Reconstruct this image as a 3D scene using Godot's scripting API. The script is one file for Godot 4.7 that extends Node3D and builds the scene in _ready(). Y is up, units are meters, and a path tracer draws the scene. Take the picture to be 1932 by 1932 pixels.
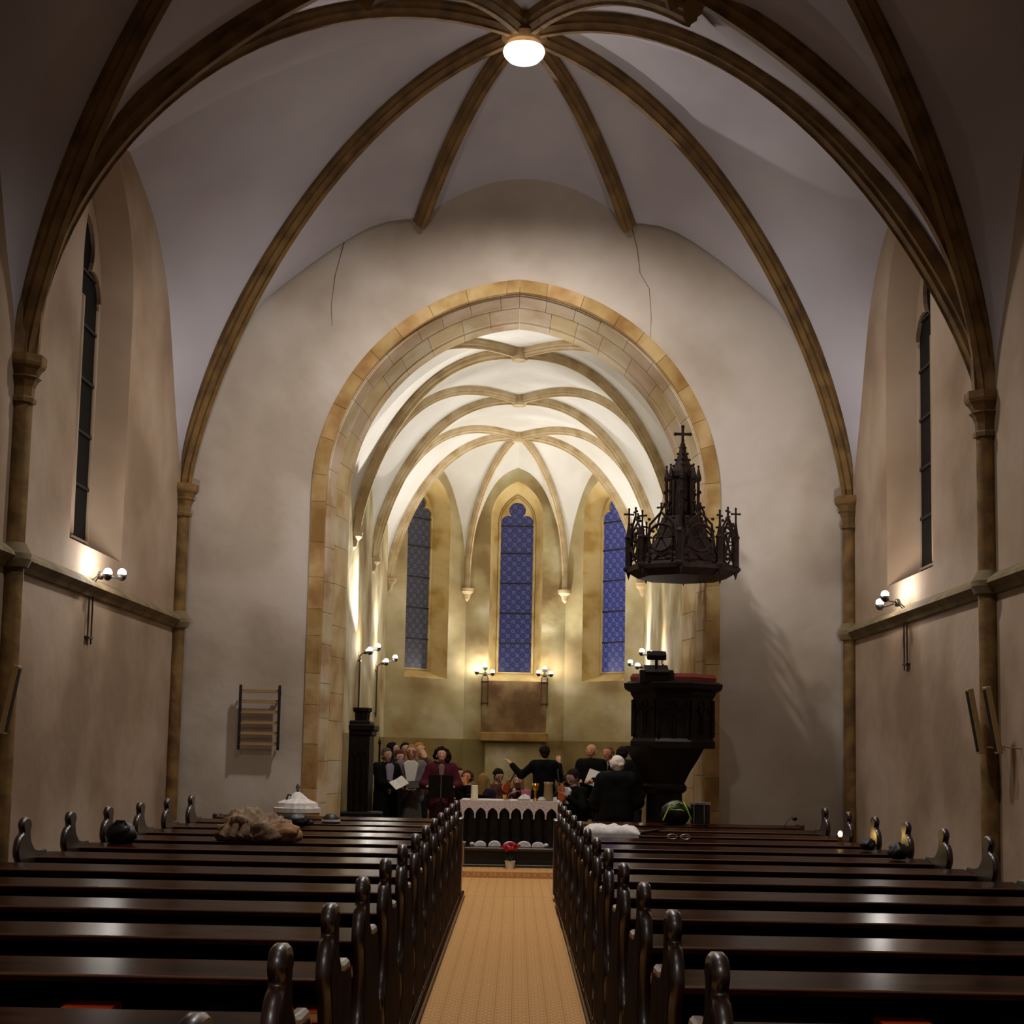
extends Node3D

const XC := -0.07        # axis of nave and chancel
const SP := 5.12         # springing height of the vaults
const CF := 0.083        # chancel floor
const EYE := 1.64

var used := {}
var M := {}
var rng := RandomNumberGenerator.new()


# ------------------------------------------------------------------ mesh soup
class MB:
	var v := PackedVector3Array()
	var g := PackedInt32Array()
	var ng := 0

	func group() -> int:
		ng += 1
		return ng

	func tri(a: Vector3, b: Vector3, c: Vector3, grp: int = -1) -> void:
		v.append(a); v.append(b); v.append(c); g.append(grp)

	func quad(a: Vector3, b: Vector3, c: Vector3, d: Vector3, grp: int = -1) -> void:
		tri(a, b, c, grp); tri(a, c, d, grp)

	func close(from: int) -> void:          # a closed piece wound one way: turn its front faces (clockwise) outward
		var s := 0.0
		var o := v[from]
		for i in range(from, v.size(), 3):
			s += (v[i] - o).dot((v[i + 1] - o).cross(v[i + 2] - o))
		if s > 0.0:
			for i in range(from, v.size(), 3):
				var t := v[i + 1]
				v[i + 1] = v[i + 2]
				v[i + 2] = t

	func convex(from: int, c: Vector3) -> void:
		for i in range(from, v.size(), 3):
			var n := (v[i + 1] - v[i]).cross(v[i + 2] - v[i])
			if n.dot((v[i] + v[i + 1] + v[i + 2]) / 3.0 - c) > 0.0:
				var t := v[i + 1]
				v[i + 1] = v[i + 2]
				v[i + 2] = t

	func box(c: Vector3, s: Vector3, bev: float = 0.0, b: Basis = Basis()) -> void:
		var from := v.size()
		var h := s / 2.0
		if bev <= 0.0:
			for ax in 3:
				for sg in [-1.0, 1.0]:
					var n := Vector3.ZERO; n[ax] = h[ax] * sg
					var u := Vector3.ZERO; u[(ax + 1) % 3] = h[(ax + 1) % 3]
					var w := Vector3.ZERO; w[(ax + 2) % 3] = h[(ax + 2) % 3]
					quad(c + b * (n - u - w), c + b * (n + u - w), c + b * (n + u + w), c + b * (n - u + w))
		else:
			bev = minf(bev, minf(h.x, minf(h.y, h.z)) * 0.9)
			for ax in 3:
				var a1 := (ax + 1) % 3
				var a2 := (ax + 2) % 3
				for sg in [-1.0, 1.0]:
					var n := Vector3.ZERO; n[ax] = h[ax] * sg
					var u := Vector3.ZERO; u[a1] = h[a1] - bev
					var w := Vector3.ZERO; w[a2] = h[a2] - bev
					quad(c + b * (n - u - w), c + b * (n + u - w), c + b * (n + u + w), c + b * (n - u + w))
				for s1 in [-1.0, 1.0]:                     # edges along ax
					for s2 in [-1.0, 1.0]:
						var p := Vector3.ZERO; p[a1] = s1 * h[a1]; p[a2] = s2 * (h[a2] - bev)
						var q := Vector3.ZERO; q[a1] = s1 * (h[a1] - bev); q[a2] = s2 * h[a2]
						var e := Vector3.ZERO; e[ax] = h[ax] - bev
						quad(c + b * (p - e), c + b * (p + e), c + b * (q + e), c + b * (q - e))
			for sx in [-1.0, 1.0]:
				for sy in [-1.0, 1.0]:
					for sz in [-1.0, 1.0]:
						tri(c + b * Vector3(sx * h.x, sy * (h.y - bev), sz * (h.z - bev)), c + b * Vector3(sx * (h.x - bev), sy * h.y, sz * (h.z - bev)), c + b * Vector3(sx * (h.x - bev), sy * (h.y - bev), sz * h.z))
		convex(from, c)

	func lathe(prof: Array, c: Vector3, n: int = 16, soft: bool = false, flat: bool = false, b: Basis = Basis(), turn: float = 0.0) -> void:
		var from := v.size()
		var grp := group()
		for j in prof.size() - 1:
			if not soft:
				grp = group()
			var p0: Vector2 = prof[j]
			var p1: Vector2 = prof[j + 1]
			for i in n:
				var a0 := TAU * i / n + turn
				var a1 := TAU * (i + 1) / n + turn
				var A := c + b * Vector3(p0.x * cos(a0), p0.y, p0.x * sin(a0))
				var B := c + b * Vector3(p0.x * cos(a1), p0.y, p0.x * sin(a1))
				var C := c + b * Vector3(p1.x * cos(a1), p1.y, p1.x * sin(a1))
				var D := c + b * Vector3(p1.x * cos(a0), p1.y, p1.x * sin(a0))
				var gg := -1 if flat else grp
				if p0.x > 1e-5:
					tri(A, B, C, gg)
				if p1.x > 1e-5:
					tri(A, C, D, gg)
				if j == 0 and p0.x > 1e-5:
					tri(B, A, c + b * Vector3(0, p0.y, 0))
				if j == prof.size() - 2 and p1.x > 1e-5:
					tri(D, C, c + b * Vector3(0, p1.y, 0))
		close(from)

	# rings of equal length joined into a closed solid; ring polygons counter-clockwise in their own 2D profile
	func loft(rings: Array, prof: PackedVector2Array, soft: bool = false, caps: bool = true) -> void:
		var from := v.size()
		var n := prof.size()
		var gs := PackedInt32Array()
		var one := group()
		for k in n:
			gs.append(one if soft else group())
		for i in rings.size() - 1:
			var a: PackedVector3Array = rings[i]
			var b: PackedVector3Array = rings[i + 1]
			for k in n:
				var k2 := (k + 1) % n
				quad(a[k], a[k2], b[k2], b[k], gs[k])
		if caps:
			var t := Geometry2D.triangulate_polygon(prof)
			var a: PackedVector3Array = rings[0]
			var b: PackedVector3Array = rings[rings.size() - 1]
			for i in range(0, t.size(), 3):
				var p := prof[t[i]]; var q := prof[t[i + 1]]; var r := prof[t[i + 2]]
				var i1 := t[i + 1]; var i2 := t[i + 2]
				if (q - p).cross(r - p) < 0.0:
					i1 = t[i + 2]; i2 = t[i + 1]
				tri(a[t[i]], a[i2], a[i1]); tri(b[t[i]], b[i1], b[i2])
		close(from)

	func extrude(poly: PackedVector2Array, xf: Transform3D, depth: float, bev: float = 0.0, soft: bool = false) -> void:
		if Geometry2D.is_polygon_clockwise(poly):
			poly = poly.duplicate(); poly.reverse()
		var n := poly.size()
		var rings := []
		var ins := PackedVector2Array()
		if bev > 0.0:
			for k in n:
				var d0 := (poly[k] - poly[(k + n - 1) % n]).normalized()
				var d1 := (poly[(k + 1) % n] - poly[k]).normalized()
				var nn := Vector2(-(d0 + d1).y, (d0 + d1).x).normalized()
				ins.append(poly[k] + nn * bev)
			for z in [[0.0, ins], [bev, poly], [depth - bev, poly], [depth, ins]]:
				var r := PackedVector3Array()
				for p in z[1]:
					r.append(xf * Vector3(p.x, p.y, z[0]))
				rings.append(r)
			poly = ins
		else:
			for z in [0.0, depth]:
				var r := PackedVector3Array()
				for p in poly:
					r.append(xf * Vector3(p.x, p.y, z))
				rings.append(r)
		loft(rings, poly, soft)

	func sweep(path: PackedVector3Array, lat: PackedVector3Array, nrm: PackedVector3Array, prof: PackedVector2Array, soft: bool = false) -> void:
		if Geometry2D.is_polygon_clockwise(prof):
			prof = prof.duplicate(); prof.reverse()
		var rings := []
		for i in path.size():
			var r := PackedVector3Array()
			for p in prof:
				r.append(path[i] + lat[i] * p.x + nrm[i] * p.y)
			rings.append(r)
		loft(rings, prof, soft)

	func tube(pts: Array, r0: float, r1: float = -1.0, n: int = 8) -> void:
		if r1 < 0.0:
			r1 = r0
		var circ := PackedVector2Array()
		for k in n:
			circ.append(Vector2(cos(TAU * k / n), sin(TAU * k / n)))
		var rings := []
		var up := Vector3.UP
		for i in pts.size():
			var t: Vector3 = (pts[mini(i + 1, pts.size() - 1)] - pts[maxi(i - 1, 0)]).normalized()
			if absf(t.dot(up)) > 0.9:
				up = Vector3.RIGHT if absf(t.x) < 0.9 else Vector3.UP
			var l := t.cross(up).normalized()
			up = l.cross(t).normalized()
			var r := lerpf(r0, r1, float(i) / maxi(1, pts.size() - 1))
			var ring := PackedVector3Array()
			for c in circ:
				ring.append(pts[i] + (l * c.x + up * c.y) * r)
			rings.append(ring)
		loft(rings, circ, true)

	func ball(c: Vector3, r: Vector3, n: int = 12) -> void:
		var from := v.size()
		var grp := group()
		var m := n / 2
		for j in m:
			var t0 := PI * j / m
			var t1 := PI * (j + 1) / m
			for i in n:
				var a0 := TAU * i / n
				var a1 := TAU * (i + 1) / n
				var A := c + r * Vector3(sin(t0) * cos(a0), cos(t0), sin(t0) * sin(a0))
				var B := c + r * Vector3(sin(t0) * cos(a1), cos(t0), sin(t0) * sin(a1))
				var C := c + r * Vector3(sin(t1) * cos(a1), cos(t1), sin(t1) * sin(a1))
				var D := c + r * Vector3(sin(t1) * cos(a0), cos(t1), sin(t1) * sin(a0))
				if j > 0:
					tri(A, B, C, grp)
				if j < m - 1:
					tri(A, C, D, grp)
		close(from)

	func grid(rows: Array) -> void:          # open smooth surface
		var grp := group()
		for i in rows.size() - 1:
			var a: PackedVector3Array = rows[i]
			var b: PackedVector3Array = rows[i + 1]
			for k in a.size() - 1:
				quad(a[k], a[k + 1], b[k + 1], b[k], grp)

	func mesh() -> ArrayMesh:
		var st := SurfaceTool.new()
		st.begin(Mesh.PRIMITIVE_TRIANGLES)
		for i in g.size():
			st.set_smooth_group(g[i] if g[i] >= 0 else -1)
			st.add_vertex(v[i * 3]); st.add_vertex(v[i * 3 + 1]); st.add_vertex(v[i * 3 + 2])
		st.generate_normals()
		st.index()
		return st.commit()


# ------------------------------------------------------------------ bodies: smooth union of tapered capsules, surface nets
class Field:
	var o: Vector3
	var c: float
	var n: Vector3i
	var val := PackedFloat32Array()
	var best := PackedFloat32Array()
	var tag := PackedByteArray()

	func _init(lo: Vector3, hi: Vector3, cell: float) -> void:
		o = lo; c = cell
		n = Vector3i(((hi - lo) / cell).ceil()) + Vector3i.ONE
		val.resize(n.x * n.y * n.z); val.fill(1.0)
		best.resize(val.size()); best.fill(1.0)
		tag.resize(val.size())

	func cap(a: Vector3, b: Vector3, ra: float, rb: float, t: int, k: float = 0.03) -> void:
		var rm := maxf(ra, rb) + k + c * 1.5
		var lo := Vector3i(((a.min(b) - Vector3.ONE * rm - o) / c).floor()).clamp(Vector3i.ZERO, n - Vector3i.ONE)
		var hi := Vector3i(((a.max(b) + Vector3.ONE * rm - o) / c).ceil()).clamp(Vector3i.ZERO, n - Vector3i.ONE)
		var ba := b - a
		var bb := maxf(ba.length_squared(), 1e-9)
		var dr := rb - ra
		for z in range(lo.z, hi.z + 1):
			for y in range(lo.y, hi.y + 1):
				var i := (z * n.y + y) * n.x + lo.x
				var p := o + Vector3(lo.x, y, z) * c - a
				for x in range(lo.x, hi.x + 1):
					var h := clampf(p.dot(ba) / bb, 0.0, 1.0)
					var d := (p - ba * h).length() - ra - dr * h
					if d < best[i]:
						best[i] = d; tag[i] = t
					var w := val[i]
					var e := maxf(k - absf(w - d), 0.0) / k
					val[i] = minf(w, d) - e * e * k * 0.25
					p.x += c
					i += 1

	func emit(V: PackedVector3Array, N: PackedVector3Array, C: PackedColorArray, I: PackedInt32Array, cols: Array) -> void:
		var at := PackedInt32Array()
		at.resize(val.size()); at.fill(-1)
		var sx := 1
		var sy := n.x
		var sz := n.x * n.y
		var offs := [0, sx, sy, sx + sy, sz, sx + sz, sy + sz, sx + sy + sz]
		var cor := [Vector3(0, 0, 0), Vector3(1, 0, 0), Vector3(0, 1, 0), Vector3(1, 1, 0), Vector3(0, 0, 1), Vector3(1, 0, 1), Vector3(0, 1, 1), Vector3(1, 1, 1)]
		var edges := [[0, 1], [2, 3], [4, 5], [6, 7], [0, 2], [1, 3], [4, 6], [5, 7], [0, 4], [1, 5], [2, 6], [3, 7]]
		var base := V.size()
		for z in n.z - 1:
			for y in n.y - 1:
				var i := (z * n.y + y) * n.x
				for x in n.x - 1:
					var w0 := val[i]
					if w0 > c * 2.0 or w0 < -c * 2.0:
						i += 1
						continue
					var mask := 0
					for q in 8:
						if val[i + offs[q]] < 0.0:
							mask |= 1 << q
					if mask != 0 and mask != 255:
						var s := Vector3.ZERO
						var m := 0
						for e in edges:
							var d0 := val[i + offs[e[0]]]
							var d1 := val[i + offs[e[1]]]
							if (d0 < 0.0) != (d1 < 0.0):
								s += (cor[e[0]] as Vector3).lerp(cor[e[1]], d0 / (d0 - d1))
								m += 1
						var gx := val[i + 1] - val[i] + val[i + offs[7]] - val[i + offs[6]]
						var gy := val[i + sy] - val[i] + val[i + offs[7]] - val[i + offs[5]]
						var gz := val[i + sz] - val[i] + val[i + offs[7]] - val[i + offs[3]]
						at[i] = V.size()
						V.append(o + (Vector3(x, y, z) + s / m) * c)
						N.append(Vector3(gx, gy, gz).normalized())
						var near := 0
						var nb := 9.0
						for q in 8:
							if best[i + offs[q]] < nb:
								nb = best[i + offs[q]]; near = tag[i + offs[q]]
						C.append(cols[near])
					i += 1
		for z in range(1, n.z - 1):
			for y in range(1, n.y - 1):
				var i := (z * n.y + y) * n.x + 1
				for x in range(1, n.x - 1):
					var w := val[i]
					if absf(w) < c * 2.0:
						var neg := w < 0.0
						for ax in 3:
							var st: int = [sx, sy, sz][ax]
							if (val[i + st] < 0.0) != neg:
								var u: int = [sy, sz, sx][ax]
								var t: int = [sz, sx, sy][ax]
								var a := at[i]; var b := at[i - u]; var cc := at[i - u - t]; var d := at[i - t]
								if a >= 0 and b >= 0 and cc >= 0 and d >= 0:
									if neg:
										I.append_array([a, cc, b, a, d, cc])
									else:
										I.append_array([a, b, cc, a, cc, d])
					i += 1


func arrays_mesh(V: PackedVector3Array, N: PackedVector3Array, C: PackedColorArray, I: PackedInt32Array) -> ArrayMesh:
	var a := []
	a.resize(Mesh.ARRAY_MAX)
	a[Mesh.ARRAY_VERTEX] = V; a[Mesh.ARRAY_NORMAL] = N; a[Mesh.ARRAY_COLOR] = C; a[Mesh.ARRAY_INDEX] = I
	var m := ArrayMesh.new()
	m.add_surface_from_arrays(Mesh.PRIMITIVE_TRIANGLES, a)
	return m


# ------------------------------------------------------------------ naming
func numbered(called: String) -> String:
	var k: int = used.get(called, -1) + 1
	used[called] = k
	return called if k == 0 else "%s_%03d" % [called, k]


func tag(o: Node3D, label: String, category: String = "", group: String = "", kind: String = "") -> Node3D:
	if label: o.set_meta("label", label)
	if category: o.set_meta("category", category)
	if group: o.set_meta("group", group)
	if kind: o.set_meta("kind", kind)
	return o


func thing(called: String, label: String, category: String, at: Vector3 = Vector3.ZERO, yaw: float = 0.0, group: String = "", kind: String = "") -> Node3D:
	var o := Node3D.new()
	o.name = numbered(called)
	add_child(o)
	o.position = at
	o.rotation.y = yaw
	return tag(o, label, category, group, kind)


func obj(called: String, mesh, m: Material, parent: Node = self) -> MeshInstance3D:
	var o := MeshInstance3D.new()
	o.mesh = mesh.mesh() if mesh is MB else mesh
	o.material_override = m
	o.name = numbered(called) if parent == self else called
	parent.add_child(o, true)
	return o


func struct(called: String, label: String, mesh = null, m: Material = null) -> Node3D:
	var o: Node3D
	if mesh == null:
		o = Node3D.new()
		o.name = numbered(called)
		add_child(o)
	else:
		o = obj(called, mesh, m)
	o.set_meta("label", label)
	o.set_meta("kind", "structure")
	return o


# ------------------------------------------------------------------ materials
func noise_tex(freq: float, cols: Array, offs: Array, sd: int, size: int = 512, octaves: int = 5) -> NoiseTexture2D:
	var t := NoiseTexture2D.new()
	t.width = size; t.height = size; t.seamless = true
	var n := FastNoiseLite.new()
	n.noise_type = FastNoiseLite.TYPE_SIMPLEX_SMOOTH
	n.frequency = freq; n.seed = sd; n.fractal_octaves = octaves
	t.noise = n
	var g := Gradient.new()
	g.colors = PackedColorArray(cols); g.offsets = PackedFloat32Array(offs)
	t.color_ramp = g
	return t


func bump_tex(freq: float, sd: int) -> NoiseTexture2D:
	return noise_tex(freq, [Color.BLACK, Color.WHITE], [0.0, 1.0], sd, 512, 5)


func mat(rough: float, col: Color = Color.WHITE, tex: Texture2D = null, scale: float = 0.25, bump: Texture2D = null, bs: float = 1.0, world: bool = true) -> StandardMaterial3D:
	var m := StandardMaterial3D.new()
	m.albedo_color = col
	m.roughness = rough
	if tex or bump:
		m.albedo_texture = tex
		m.uv1_triplanar = true
		m.uv1_world_triplanar = world
		m.uv1_scale = Vector3.ONE * scale
	if bump:
		m.heightmap_enabled = true
		m.heightmap_texture = bump
		m.heightmap_scale = bs
	return m


func c3(r: float, g: float, b: float) -> Color:
	return Color(r, g, b)


func materials() -> void:
	var b1 := bump_tex(0.02, 5)
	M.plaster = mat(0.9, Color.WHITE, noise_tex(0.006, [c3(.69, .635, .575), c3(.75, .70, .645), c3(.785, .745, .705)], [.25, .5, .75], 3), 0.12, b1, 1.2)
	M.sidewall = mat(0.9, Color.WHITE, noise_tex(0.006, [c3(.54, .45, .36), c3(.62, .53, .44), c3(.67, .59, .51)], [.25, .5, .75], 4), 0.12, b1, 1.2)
	M.web = mat(0.9, Color.WHITE, noise_tex(0.005, [c3(.66, .635, .67), c3(.73, .715, .755), c3(.78, .765, .80)], [.25, .5, .75], 7), 0.11, b1, 0.8)
	M.chweb = mat(0.9, Color.WHITE, noise_tex(0.006, [c3(.80, .79, .76), c3(.88, .88, .87)], [.3, .7], 8), 0.14, b1, 0.8)
	M.chwall = mat(0.9, Color.WHITE, noise_tex(0.007, [c3(.53, .45, .29), c3(.66, .59, .43), c3(.69, .65, .48), c3(.81, .77, .67)], [.2, .42, .58, .8], 11), 0.16, b1, 1.2)
	M.chlow = mat(0.9, Color.WHITE, noise_tex(0.008, [c3(.48, .40, .24), c3(.59, .51, .33), c3(.56, .51, .33)], [.25, .5, .75], 12), 0.2, b1, 1.2)
	M.patch = mat(0.95, Color.WHITE, noise_tex(0.008, [c3(.42, .32, .22), c3(.52, .42, .29), c3(.60, .53, .39)], [.25, .5, .8], 13), 0.25, b1, 1.5)
	var st := noise_tex(0.012, [c3(.62, .49, .29), c3(.72, .60, .40), c3(.79, .70, .52)], [.25, .5, .75], 17)
	var pale := noise_tex(0.010, [c3(.66, .56, .40), c3(.76, .69, .56), c3(.81, .76, .66)], [.25, .5, .75], 18)
	M.stones = []
	for k in [c3(.93, .90, .84), c3(.88, .83, .74), c3(.95, .90, .86), c3(.84, .78, .66), c3(1, 1, 1.0), c3(1, .97, .98), c3(1, .965, .88)]:
		M.stones.append(mat(0.85, k, pale if k.g > .96 else st, 0.22, b1, 1.0))
	M.rib = mat(0.7, Color.WHITE, noise_tex(0.012, [c3(.34, .24, .10), c3(.46, .34, .16), c3(.52, .40, .20)], [.25, .5, .75], 19), 0.4, b1, 1.0)
	M.chrib = mat(0.8, Color.WHITE, noise_tex(0.012, [c3(.68, .59, .43), c3(.77, .69, .54), c3(.82, .75, .62)], [.25, .5, .75], 21), 0.4, b1, 1.0)
	M.string = mat(0.85, Color.WHITE, noise_tex(0.012, [c3(.42, .36, .24), c3(.52, .46, .34)], [.3, .7], 23), 0.4, b1, 1.0)
	M.reveal = mat(0.85, Color.WHITE, noise_tex(0.01, [c3(.66, .54, .30), c3(.76, .66, .42), c3(.80, .72, .52)], [.25, .5, .75], 25), 0.3, b1, 1.0)
	M.floor = mat(0.5, Color.WHITE, noise_tex(0.01, [c3(.30, .25, .19), c3(.40, .34, .27)], [.3, .7], 27), 0.3, b1, 1.0)
	M.roof = mat(0.9, c3(.2, .18, .16))
	var wd := noise_tex(0.01, [c3(.10, .045, .022), c3(.17, .08, .04), c3(.22, .105, .05)], [.25, .5, .75], 29)
	M.wood = mat(0.17, Color.WHITE, wd, 0.8)
	M.wood.uv1_scale = Vector3(.35, 1.6, 1.6)
	M.wood.metallic_specular = 0.09
	M.woodend = mat(0.42, Color.WHITE, wd, 0.8)
	M.woodend.uv1_scale = Vector3(1.6, .5, 1.6)
	M.woodend.clearcoat_enabled = true; M.woodend.clearcoat = 0.9; M.woodend.clearcoat_roughness = 0.3; M.woodend.metallic_specular = 0.5
	M.worn = mat(0.35, c3(.40, .25, .15))  # worn wood made paler to carry the highlight of the desk edges
	M.wface = mat(0.7, Color.WHITE, wd, 0.8); M.wface.metallic_specular = 0.12
	M.dwood = mat(0.5, Color.WHITE, noise_tex(0.012, [c3(.055, .035, .025), c3(.10, .065, .045)], [.3, .7], 31), 0.9)
	M.canopy = mat(0.6, Color.WHITE, noise_tex(0.02, [c3(.10, .06, .05), c3(.18, .115, .085)], [.3, .7], 33), 0.9)
	M.canopy.metallic_specular = 0.25
	M.dwood.metallic_specular = 0.3
	M.black = mat(0.5, c3(.05, .045, .045))
	M.metal = mat(0.35, c3(.32, .30, .28)); M.metal.metallic = 0.8
	M.steel = mat(0.3, c3(.75, .74, .74)); M.steel.metallic = 0.9
	M.gold = mat(0.28, c3(.83, .62, .25)); M.gold.metallic = 1.0
	M.white = mat(0.85, Color.WHITE, noise_tex(0.02, [c3(.80, .77, .76), c3(.90, .88, .86)], [.3, .7], 35), 1.2)
	M.paper = mat(0.8, c3(.90, .88, .85))
	M.lace = mat(0.9, Color.WHITE, noise_tex(0.09, [c3(.74, .66, .64), c3(.84, .78, .76), c3(.88, .83, .81)], [.3, .5, .7], 37, 256, 3), 1.6)
	M.wax = mat(0.5, c3(.93, .90, .78)); M.wax.subsurf_scatter_enabled = true; M.wax.subsurf_scatter_strength = 0.2
	M.red = mat(0.6, c3(.72, .08, .10))
	M.leaf = mat(0.6, c3(.12, .2, .08))
	M.velvet = mat(0.9, c3(.42, .12, .06)); M.velvet.rim_enabled = true; M.velvet.rim = 0.4
	M.book = mat(0.55, c3(.95, .32, .10))
	M.pages = mat(0.8, c3(.85, .62, .30))
	M.board = mat(0.6, c3(.62, .50, .32))
	M.glassdark = mat(0.5, c3(.03, .042, .05)); M.glassdark.metallic_specular = 0.2
	M.lead = mat(0.6, c3(.05, .05, .055))
	M.skinmat = mat(0.8); M.skinmat.metallic_specular = 0.22; M.skinmat.vertex_color_use_as_albedo = true
	M.bulb = StandardMaterial3D.new()
	M.bulb.albedo_color = c3(1, 1, 1); M.bulb.emission_enabled = true; M.bulb.emission = c3(1, .97, .95); M.bulb.emission_energy_multiplier = 9.0
	M.globe = StandardMaterial3D.new()
	M.globe.albedo_color = c3(1, 1, 1); M.globe.emission_enabled = true; M.globe.emission = c3(1, .93, .86); M.globe.emission_energy_multiplier = 2.2
	M.carpet = carpet_mat()


func carpet_mat() -> StandardMaterial3D:
	var im := Image.create(128, 128, false, Image.FORMAT_RGB8)
	var n := FastNoiseLite.new()
	n.seed = 4; n.frequency = 0.2
	for y in 128:
		for x in 128:
			var col := c3(.83, .63, .37)
			var cx := x % 64
			var cy := (y + (32 if x >= 64 else 0)) % 64
			# small lozenges and bars woven darker and lighter into the ochre ground
			var d := absi(cx - 32) + absi(cy - 32)
			if d < 10: col = c3(.92, .75, .49)
			elif d < 15: col = c3(.58, .38, .20)
			elif d > 24 and d < 29: col = c3(.60, .40, .21)
			if cy % 16 < 3 and absi(cx - 32) > 18: col = c3(.60, .40, .21)
			if cx < 3: col = c3(.66, .45, .25)
			var f := 1.0 + 0.08 * n.get_noise_2d(x * 3, y * 3) + (0.05 if (x + y) % 2 == 0 else -0.05)
			im.set_pixel(x, y, c3(col.r * f, col.g * f, col.b * f))
	var m := mat(0.95, Color.WHITE, ImageTexture.create_from_image(im), 4.6)
	m.rim_enabled = true; m.rim = 0.2
	return m


func stained(base: Color, line: Color, dark: Color, energy: float, sd: int) -> StandardMaterial3D:
	var im := Image.create(128, 128, false, Image.FORMAT_RGB8)
	var r := RandomNumberGenerator.new()
	r.seed = sd
	var n := FastNoiseLite.new()
	n.seed = sd; n.frequency = 0.05
	for y in 128:
		for x in 128:
			var col := base
			var best := 99.0
			for k in [Vector2(32, 32), Vector2(96, 96), Vector2(96, -32), Vector2(-32, 96), Vector2(160, 32), Vector2(32, 160)]:
				best = minf(best, Vector2(x, y).distance_to(k))
			if best < 9.0: col = line.lerp(base, .2)
			elif best < 15.0: col = dark
			elif best < 24.0: col = line
			elif best < 30.0: col = base
			elif (x + y) % 64 < 9 or (x - y + 128) % 64 < 9: col = line.lerp(dark, .35)
			else: col = dark.lerp(base, .5)
			var f := 1.0 + 0.35 * n.get_noise_2d(x, y)
			im.set_pixel(x, y, c3(col.r * f, col.g * f, col.b * f))
	var t := ImageTexture.create_from_image(im)
	var m := StandardMaterial3D.new()
	m.roughness = 0.35
	m.albedo_color = c3(.25, .25, .3)
	m.albedo_texture = t
	m.emission_enabled = true
	m.emission_texture = t
	m.emission = Color.BLACK
	m.emission_energy_multiplier = energy
	for k in 1:
		m.uv1_triplanar = true
		m.uv1_scale = Vector3.ONE * 4.8
	return m


# ------------------------------------------------------------------ curves
func spline(pts: Array, n: int) -> PackedVector3Array:
	var out := PackedVector3Array()
	var m := pts.size() - 1
	for i in n + 1:
		var u := float(i) / n * m
		var k := mini(int(u), m - 1)
		var p0: Vector3 = pts[maxi(k - 1, 0)]
		var p1: Vector3 = pts[k]
		var p2: Vector3 = pts[k + 1]
		var p3: Vector3 = pts[mini(k + 2, m)]
		out.append(p1.cubic_interpolate(p2, p0, p3, u - k))
	return out


func ribc(a: Vector3, k: Vector3, p: float, q: float, n: int = 28) -> PackedVector3Array:
	var out := PackedVector3Array()
	for i in n + 1:
		var s := pow(float(i) / n, 1.7)
		out.append(Vector3(lerpf(a.x, k.x, s), a.y + (k.y - a.y) * pow(1.0 - pow(1.0 - s, p), 1.0 / q), lerpf(a.z, k.z, s)))
	return out


func frames(path: PackedVector3Array) -> Array:      # [lateral, outward normal] of a path in a vertical plane
	var h := path[path.size() - 1] - path[0]
	h.y = 0.0
	h = h.normalized()
	var lat := PackedVector3Array()
	var nrm := PackedVector3Array()
	for i in path.size():
		var t := (path[mini(i + 1, path.size() - 1)] - path[maxi(i - 1, 0)]).normalized()
		var n := (-h * t.y + Vector3.UP * t.dot(h)).normalized()
		nrm.append(n)
		lat.append(t.cross(n).normalized())
	return [lat, nrm]


func lift(path: PackedVector3Array, d: float) -> PackedVector3Array:
	var f := frames(path)
	var out := PackedVector3Array()
	for i in path.size():
		out.append(path[i] + f[1][i] * d)
	return out


func resample(path: PackedVector3Array, n: int) -> PackedVector3Array:
	var acc := PackedFloat32Array([0.0])
	for i in range(1, path.size()):
		acc.append(acc[i - 1] + path[i].distance_to(path[i - 1]))
	var total := acc[acc.size() - 1]
	var out := PackedVector3Array()
	var k := 0
	for i in n + 1:
		var t := total * i / n
		while k < path.size() - 2 and acc[k + 1] < t:
			k += 1
		out.append(path[k].lerp(path[k + 1], clampf((t - acc[k]) / maxf(acc[k + 1] - acc[k], 1e-6), 0.0, 1.0)))
	return out


func patch(a: PackedVector3Array, b: PackedVector3Array, bulge0: float, bulge1: float, nt: int = 30, ns: int = 12) -> MB:
	var A := a if a.size() == nt + 1 else resample(a, nt)
	var B := resample(b, nt)
	var rows := []
	for i in nt + 1:
		var t := float(i) / nt
		var r := PackedVector3Array()
		for j in ns + 1:
			var s := float(j) / ns
			r.append(A[i].lerp(B[i], s) + Vector3.UP * (4.0 * s * (1.0 - s) * lerpf(bulge0, bulge1, t)))
		rows.append(r)
	var m := MB.new()
	m.grid(rows)
	return m


func joined(a: PackedVector3Array, b: PackedVector3Array, n: int = 36) -> PackedVector3Array:      # both sampled evenly, the corner kept
	var la := 0.0
	var lb := 0.0
	for i in a.size() - 1:
		la += a[i].distance_to(a[i + 1])
	for i in b.size() - 1:
		lb += b[i].distance_to(b[i + 1])
	var k := clampi(roundi(n * la / (la + lb)), 2, n - 2)
	var c := resample(a, k)
	c.append_array(resample(b, n - k).slice(1))
	return c


func rib_mesh(path: PackedVector3Array, w: float, up: float, dn: float) -> MB:
	var f := frames(path)
	var prof := PackedVector2Array([Vector2(-w, up), Vector2(-w, up * .25), Vector2(-w * .72, 0.0), Vector2(-w * .78, -dn * .3), Vector2(-w * .3, -dn * .72), Vector2(-w * .3, -dn), Vector2(w * .3, -dn), Vector2(w * .3, -dn * .72), Vector2(w * .78, -dn * .3), Vector2(w * .72, 0.0), Vector2(w, up * .25), Vector2(w, up)])
	var m := MB.new()
	m.sweep(path, f[0], f[1], prof)
	return m


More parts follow.
